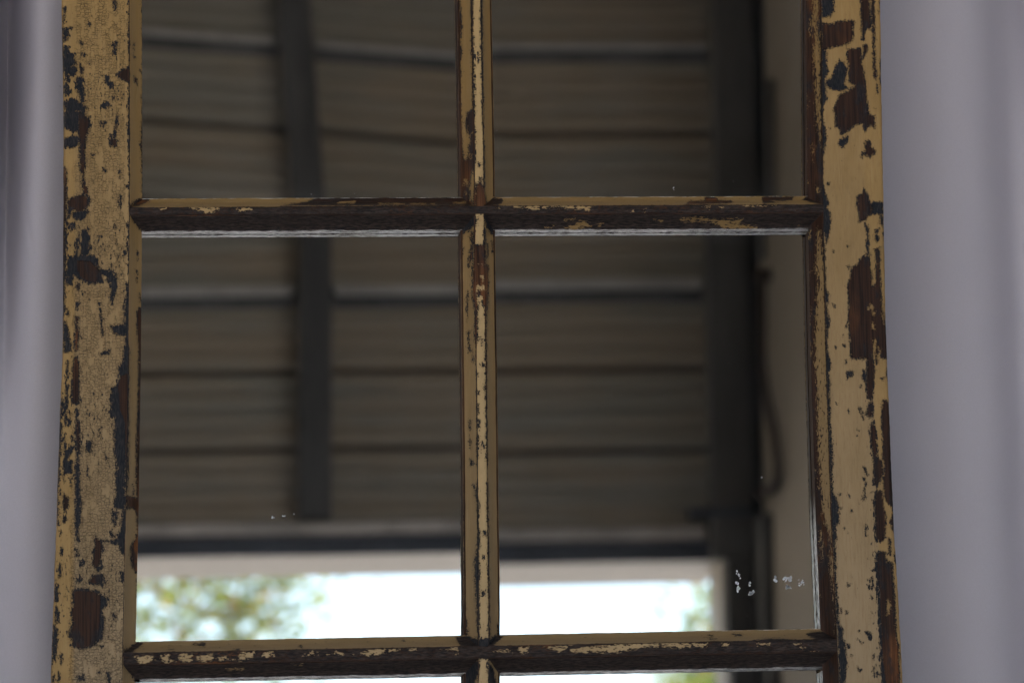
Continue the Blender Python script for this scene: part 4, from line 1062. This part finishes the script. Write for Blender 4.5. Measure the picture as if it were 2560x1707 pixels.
wall = empty('iron_clad_wall', (-0.8, WY, 0))
tag(wall, 'grey iron clad end wall with dark studs above a wide beige framed opening', 'wall')
edges = [3.092, 3.341, 3.602, 3.868, 4.135, 4.402, 4.668, 4.935, 5.245]
x0, x1 = -7.0, 1.80
for i in range(len(edges) - 1):
    za, zb = edges[i] + (0.008 if i else 0), edges[i + 1] - 0.008
    prof = []; kk = 48
    for q in range(kk + 1):
        t = q / kk; z = za + (zb - za) * t
        y = WY + 0.012 - 0.0100 * math.exp(-(((t * 4 + 0.5) % 1 - 0.5) / 0.12) ** 2) + 0.008 * (1 - t)
        prof.append((y, z))
    vs = []
    for X in (x0, x1): vs += [(X, y, z) for y, z in prof]
    m_ = len(prof)
    fs = [(q, q + 1, m_ + q + 1, m_ + q) for q in range(m_ - 1)]
    vs += [(x0, WY - 0.02, za), (x1, WY - 0.02, za), (x0, WY - 0.02, zb), (x1, WY - 0.02, zb)]; b = 2 * m_
    fs += [(0, m_, b + 1, b), (m_ - 1, b + 2, b + 3, 2 * m_ - 1), (b, b + 1, b + 3, b + 2)]
    link_mesh('cladding_sheet', vs, fs, m_clad, wall, True).data.set_sharp_from_angle(angle=math.radians(40))
MB().box((x0, WY - 0.07, 3.092), (x1, WY - 0.022, 5.25)).build('backing_board', m_groove, wall)
for X in (-5.98, -4.70, -3.45, -2.2, -0.94, 0.3185):
    MB().box((X, WY + 0.016, 3.10), (X + 0.1013, WY + 0.09, 5.245)).build('stud', m_stud, wall, bevel=0.004)
MB().box((1.700, WY + 0.016, 0.0), (1.7872, WY + 0.09, 2.983)).build('post', m_post, wall, bevel=0.004)
MB().box((1.6566, WY + 0.016, 2.985), (1.7872, WY + 0.09, 5.245)).build('stud', m_post, wall, bevel=0.004)
MB().box((1.7900, WY + 0.016, 0.0), (1.8285, WY + 0.05, 5.245)).build('corner_board', m_stud, wall)
for zg, r in ((4.692, 0.011), (3.872, 0.017)):
    for xa, xb in ((-6.9, -6.0), (-5.86, -4.72), (-4.58, -3.47), (-3.33, -2.22), (-2.08, -0.96), (-0.82, 0.30), (0.43, 1.645)):
        MB().box((xa, WY + 0.016, zg - r * 0.9), (xb, WY + 0.045, zg + r)).build('girt', m_girt, wall, bevel=0.006)
        MB().box((xa, WY + 0.0165, zg - r * 0.9 - 0.042), (xb, WY + 0.024, zg - r * 0.9 - 0.001)).build('girt_strip', m_slate, wall)
OP = (-6.7, 1.697, 0.12, 2.984)                      # opening: left, right, sill, head; unseen left and low sill widened for fill light
MB().box((x0, WY - 0.01, 3.049), (1.64, WY + 0.045, 3.090)).build('ledge', m_ledge, wall, bevel=0.003)
MB().box((x0, WY - 0.01, 2.986), (1.655, WY + 0.02, 3.047)).build('steel_lintel', m_black, wall)
MB().box((1.795, WY + 0.051, 0.0), (1.829, WY + 0.22, 3.10)).build('corner_trim', m_post, wall)
MB().box((1.58, WY + 0.046, 3.112), (1.79, WY + 0.10, 3.138)).build('bracket', m_black, wall)
T = 0.36; TH = 0.52
MB().box((OP[0], WY - TH, OP[3] + 0.001), (OP[1] + 0.03, WY - 0.011, OP[3] + 0.03)).build('head_lining', m_beige, wall)
MB().box((OP[1], WY - 0.24, OP[2]), (OP[1] + 0.03, WY - 0.001, OP[3])).build('jamb_lining', m_beige, wall)
MB().box((OP[0] - 0.03, WY - T, OP[2]), (OP[0], WY - 0.001, OP[3])).build('jamb_lining', m_beige, wall)
MB().box((OP[0], WY - T - 0.05, OP[2] - 0.04), (OP[1], WY + 0.04, OP[2])).build('sill', m_beige, wall)
MB().box((x0, WY - T, 0.0), (1.83, WY, OP[2] - 0.041)).build('lower_wall', m_plaster, wall)
MB().box((OP[1] + 0.031, WY - 0.24, 0.0), (2.1, WY - 0.003, 5.25)).build('corner_pier', m_plaster, wall)
MB().box((x0, WY - T, 3.04), (OP[1] + 0.03, WY - 0.062, 5.25)).build('outer_skin', m_plaster, wall)

cab = empty('hanging_cable', (1.80, WY, 3.5))
tag(cab, 'brown cable looped over a hook on the taupe side wall', 'cable')
cpts = [(1.80, 8.2419, 3.8338), (1.80, 8.2453, 3.6959), (1.80, 8.2544, 3.5662), (1.80, 8.1855, 3.4358), (1.80, 8.0863, 3.3276), (1.80, 8.0331, 3.2416), (1.80, 8.0222, 3.1888), (1.80, 8.0826, 3.1577), (1.80, 8.2078, 3.1572), (1.80, 8.3608, 3.1763)]
def smooth_pts(p, n=8):
    out = []; P = [Vector(q) for q in p]
    for i in range(len(P) - 1):
        a, b, c_, d = P[max(i-1, 0)], P[i], P[i+1], P[min(i+2, len(P)-1)]
        for k in range(n):
            t = k / n
            out.append(0.5 * ((2*b) + (c_-a)*t + (2*a-5*b+4*c_-d)*t*t + (3*b-a-3*c_+d)*t**3))
    return out + [P[-1]]
MB().tube([(x, 0.062 - y, z) for x, y, z in smooth_pts(cpts)], 0.014).build('cord', m_cable, cab, True)
MB().tube([(1.829, 0.062 - 8.24, 3.85), (1.775, 0.062 - 8.24, 3.845)], 0.022).build('hook', m_cable, cab, True)
pipe = MB().tube([(1.80, 0.062 - 8.19, 4.50), (1.80, 0.062 - 8.24, 3.9)], 0.016).build('wall_pipe', m_post, None, True)
tag(pipe, 'dark pipe fixed upright on the side wall above the looped cable', 'pipe')

# ------------------------------------------------------------ trees beyond the opening
def tree(x, y, h, R, nleaf, label, seed, zc, mat=m_leaf, squash=1.0):
    rnd = random.Random(seed)
    t = empty('leafy_tree', (x, y, -0.124)); tag(t, label, 'tree', 'trees beyond the opening')
    mb = MB(); top = Vector((x, y, zc))
    mb.tube([(x + 0.1, y, -0.2), (x, y, zc * 0.4), (x - 0.05, y, zc), (x, y, zc + R * 0.6)], [0.16, 0.12, 0.08, 0.02])
    clumps = []
    for i in range(34):
        v = Vector((rnd.gauss(0, 1), rnd.gauss(0, 1), rnd.gauss(0, 1))).normalized() * R * rnd.uniform(0.25, 1.0); v.z *= squash
        c_ = top + v; clumps.append(c_)
        mb.tube([top + Vector((0, 0, -R * 0.5)) + v * 0.05, top + v * 0.5 + Vector((0, 0, -0.1)), c_], [0.05, 0.03, 0.01], 6)
    mb.build('trunk', m_bark, t, True)
    for kind, mat_, share in (('crown', mat, 0.88), ('crown', m_leaf_y, 0.12)):
        vs, fs = [], []
        for _ in range(int(nleaf * share)):
            c_ = rnd.choice(clumps); p = c_ + Vector((rnd.gauss(0, 1), rnd.gauss(0, 1), rnd.gauss(0, 1))) * R * 0.13
            a = Vector((rnd.gauss(0, 1), rnd.gauss(0, 1), rnd.gauss(0, 1))).normalized(); b = a.cross(Vector((rnd.gauss(0, 1), rnd.gauss(0, 1), rnd.gauss(0, 1)))).normalized()
            L_, W_ = rnd.uniform(0.05, 0.085), rnd.uniform(0.018, 0.03); n_ = len(vs)
            nn = a.cross(b) * 0.006
            vs += [tuple(p - a * L_), tuple(p + b * W_ + nn), tuple(p + a * L_), tuple(p - b * W_ + nn)]; fs.append((n_, n_+1, n_+2, n_+3))
        o = link_mesh(kind, vs, fs, mat_, t)
        if mat_ is m_leaf_y: o.name = 'yellow_foliage'
tree(-0.8, -24, 8, 2.3, 8500, 'olive green leafy tree seen at the upper left of the bright opening', 5, 5.6)
tree(4.9, -25, 5, 1.35, 5000, 'small olive green treetop at the right end of the bright opening', 8, 4.15)
tree(-9, -30, 8, 3.0, 9000, 'broad leafy tree standing far left beyond the shed', 12, 5.0)
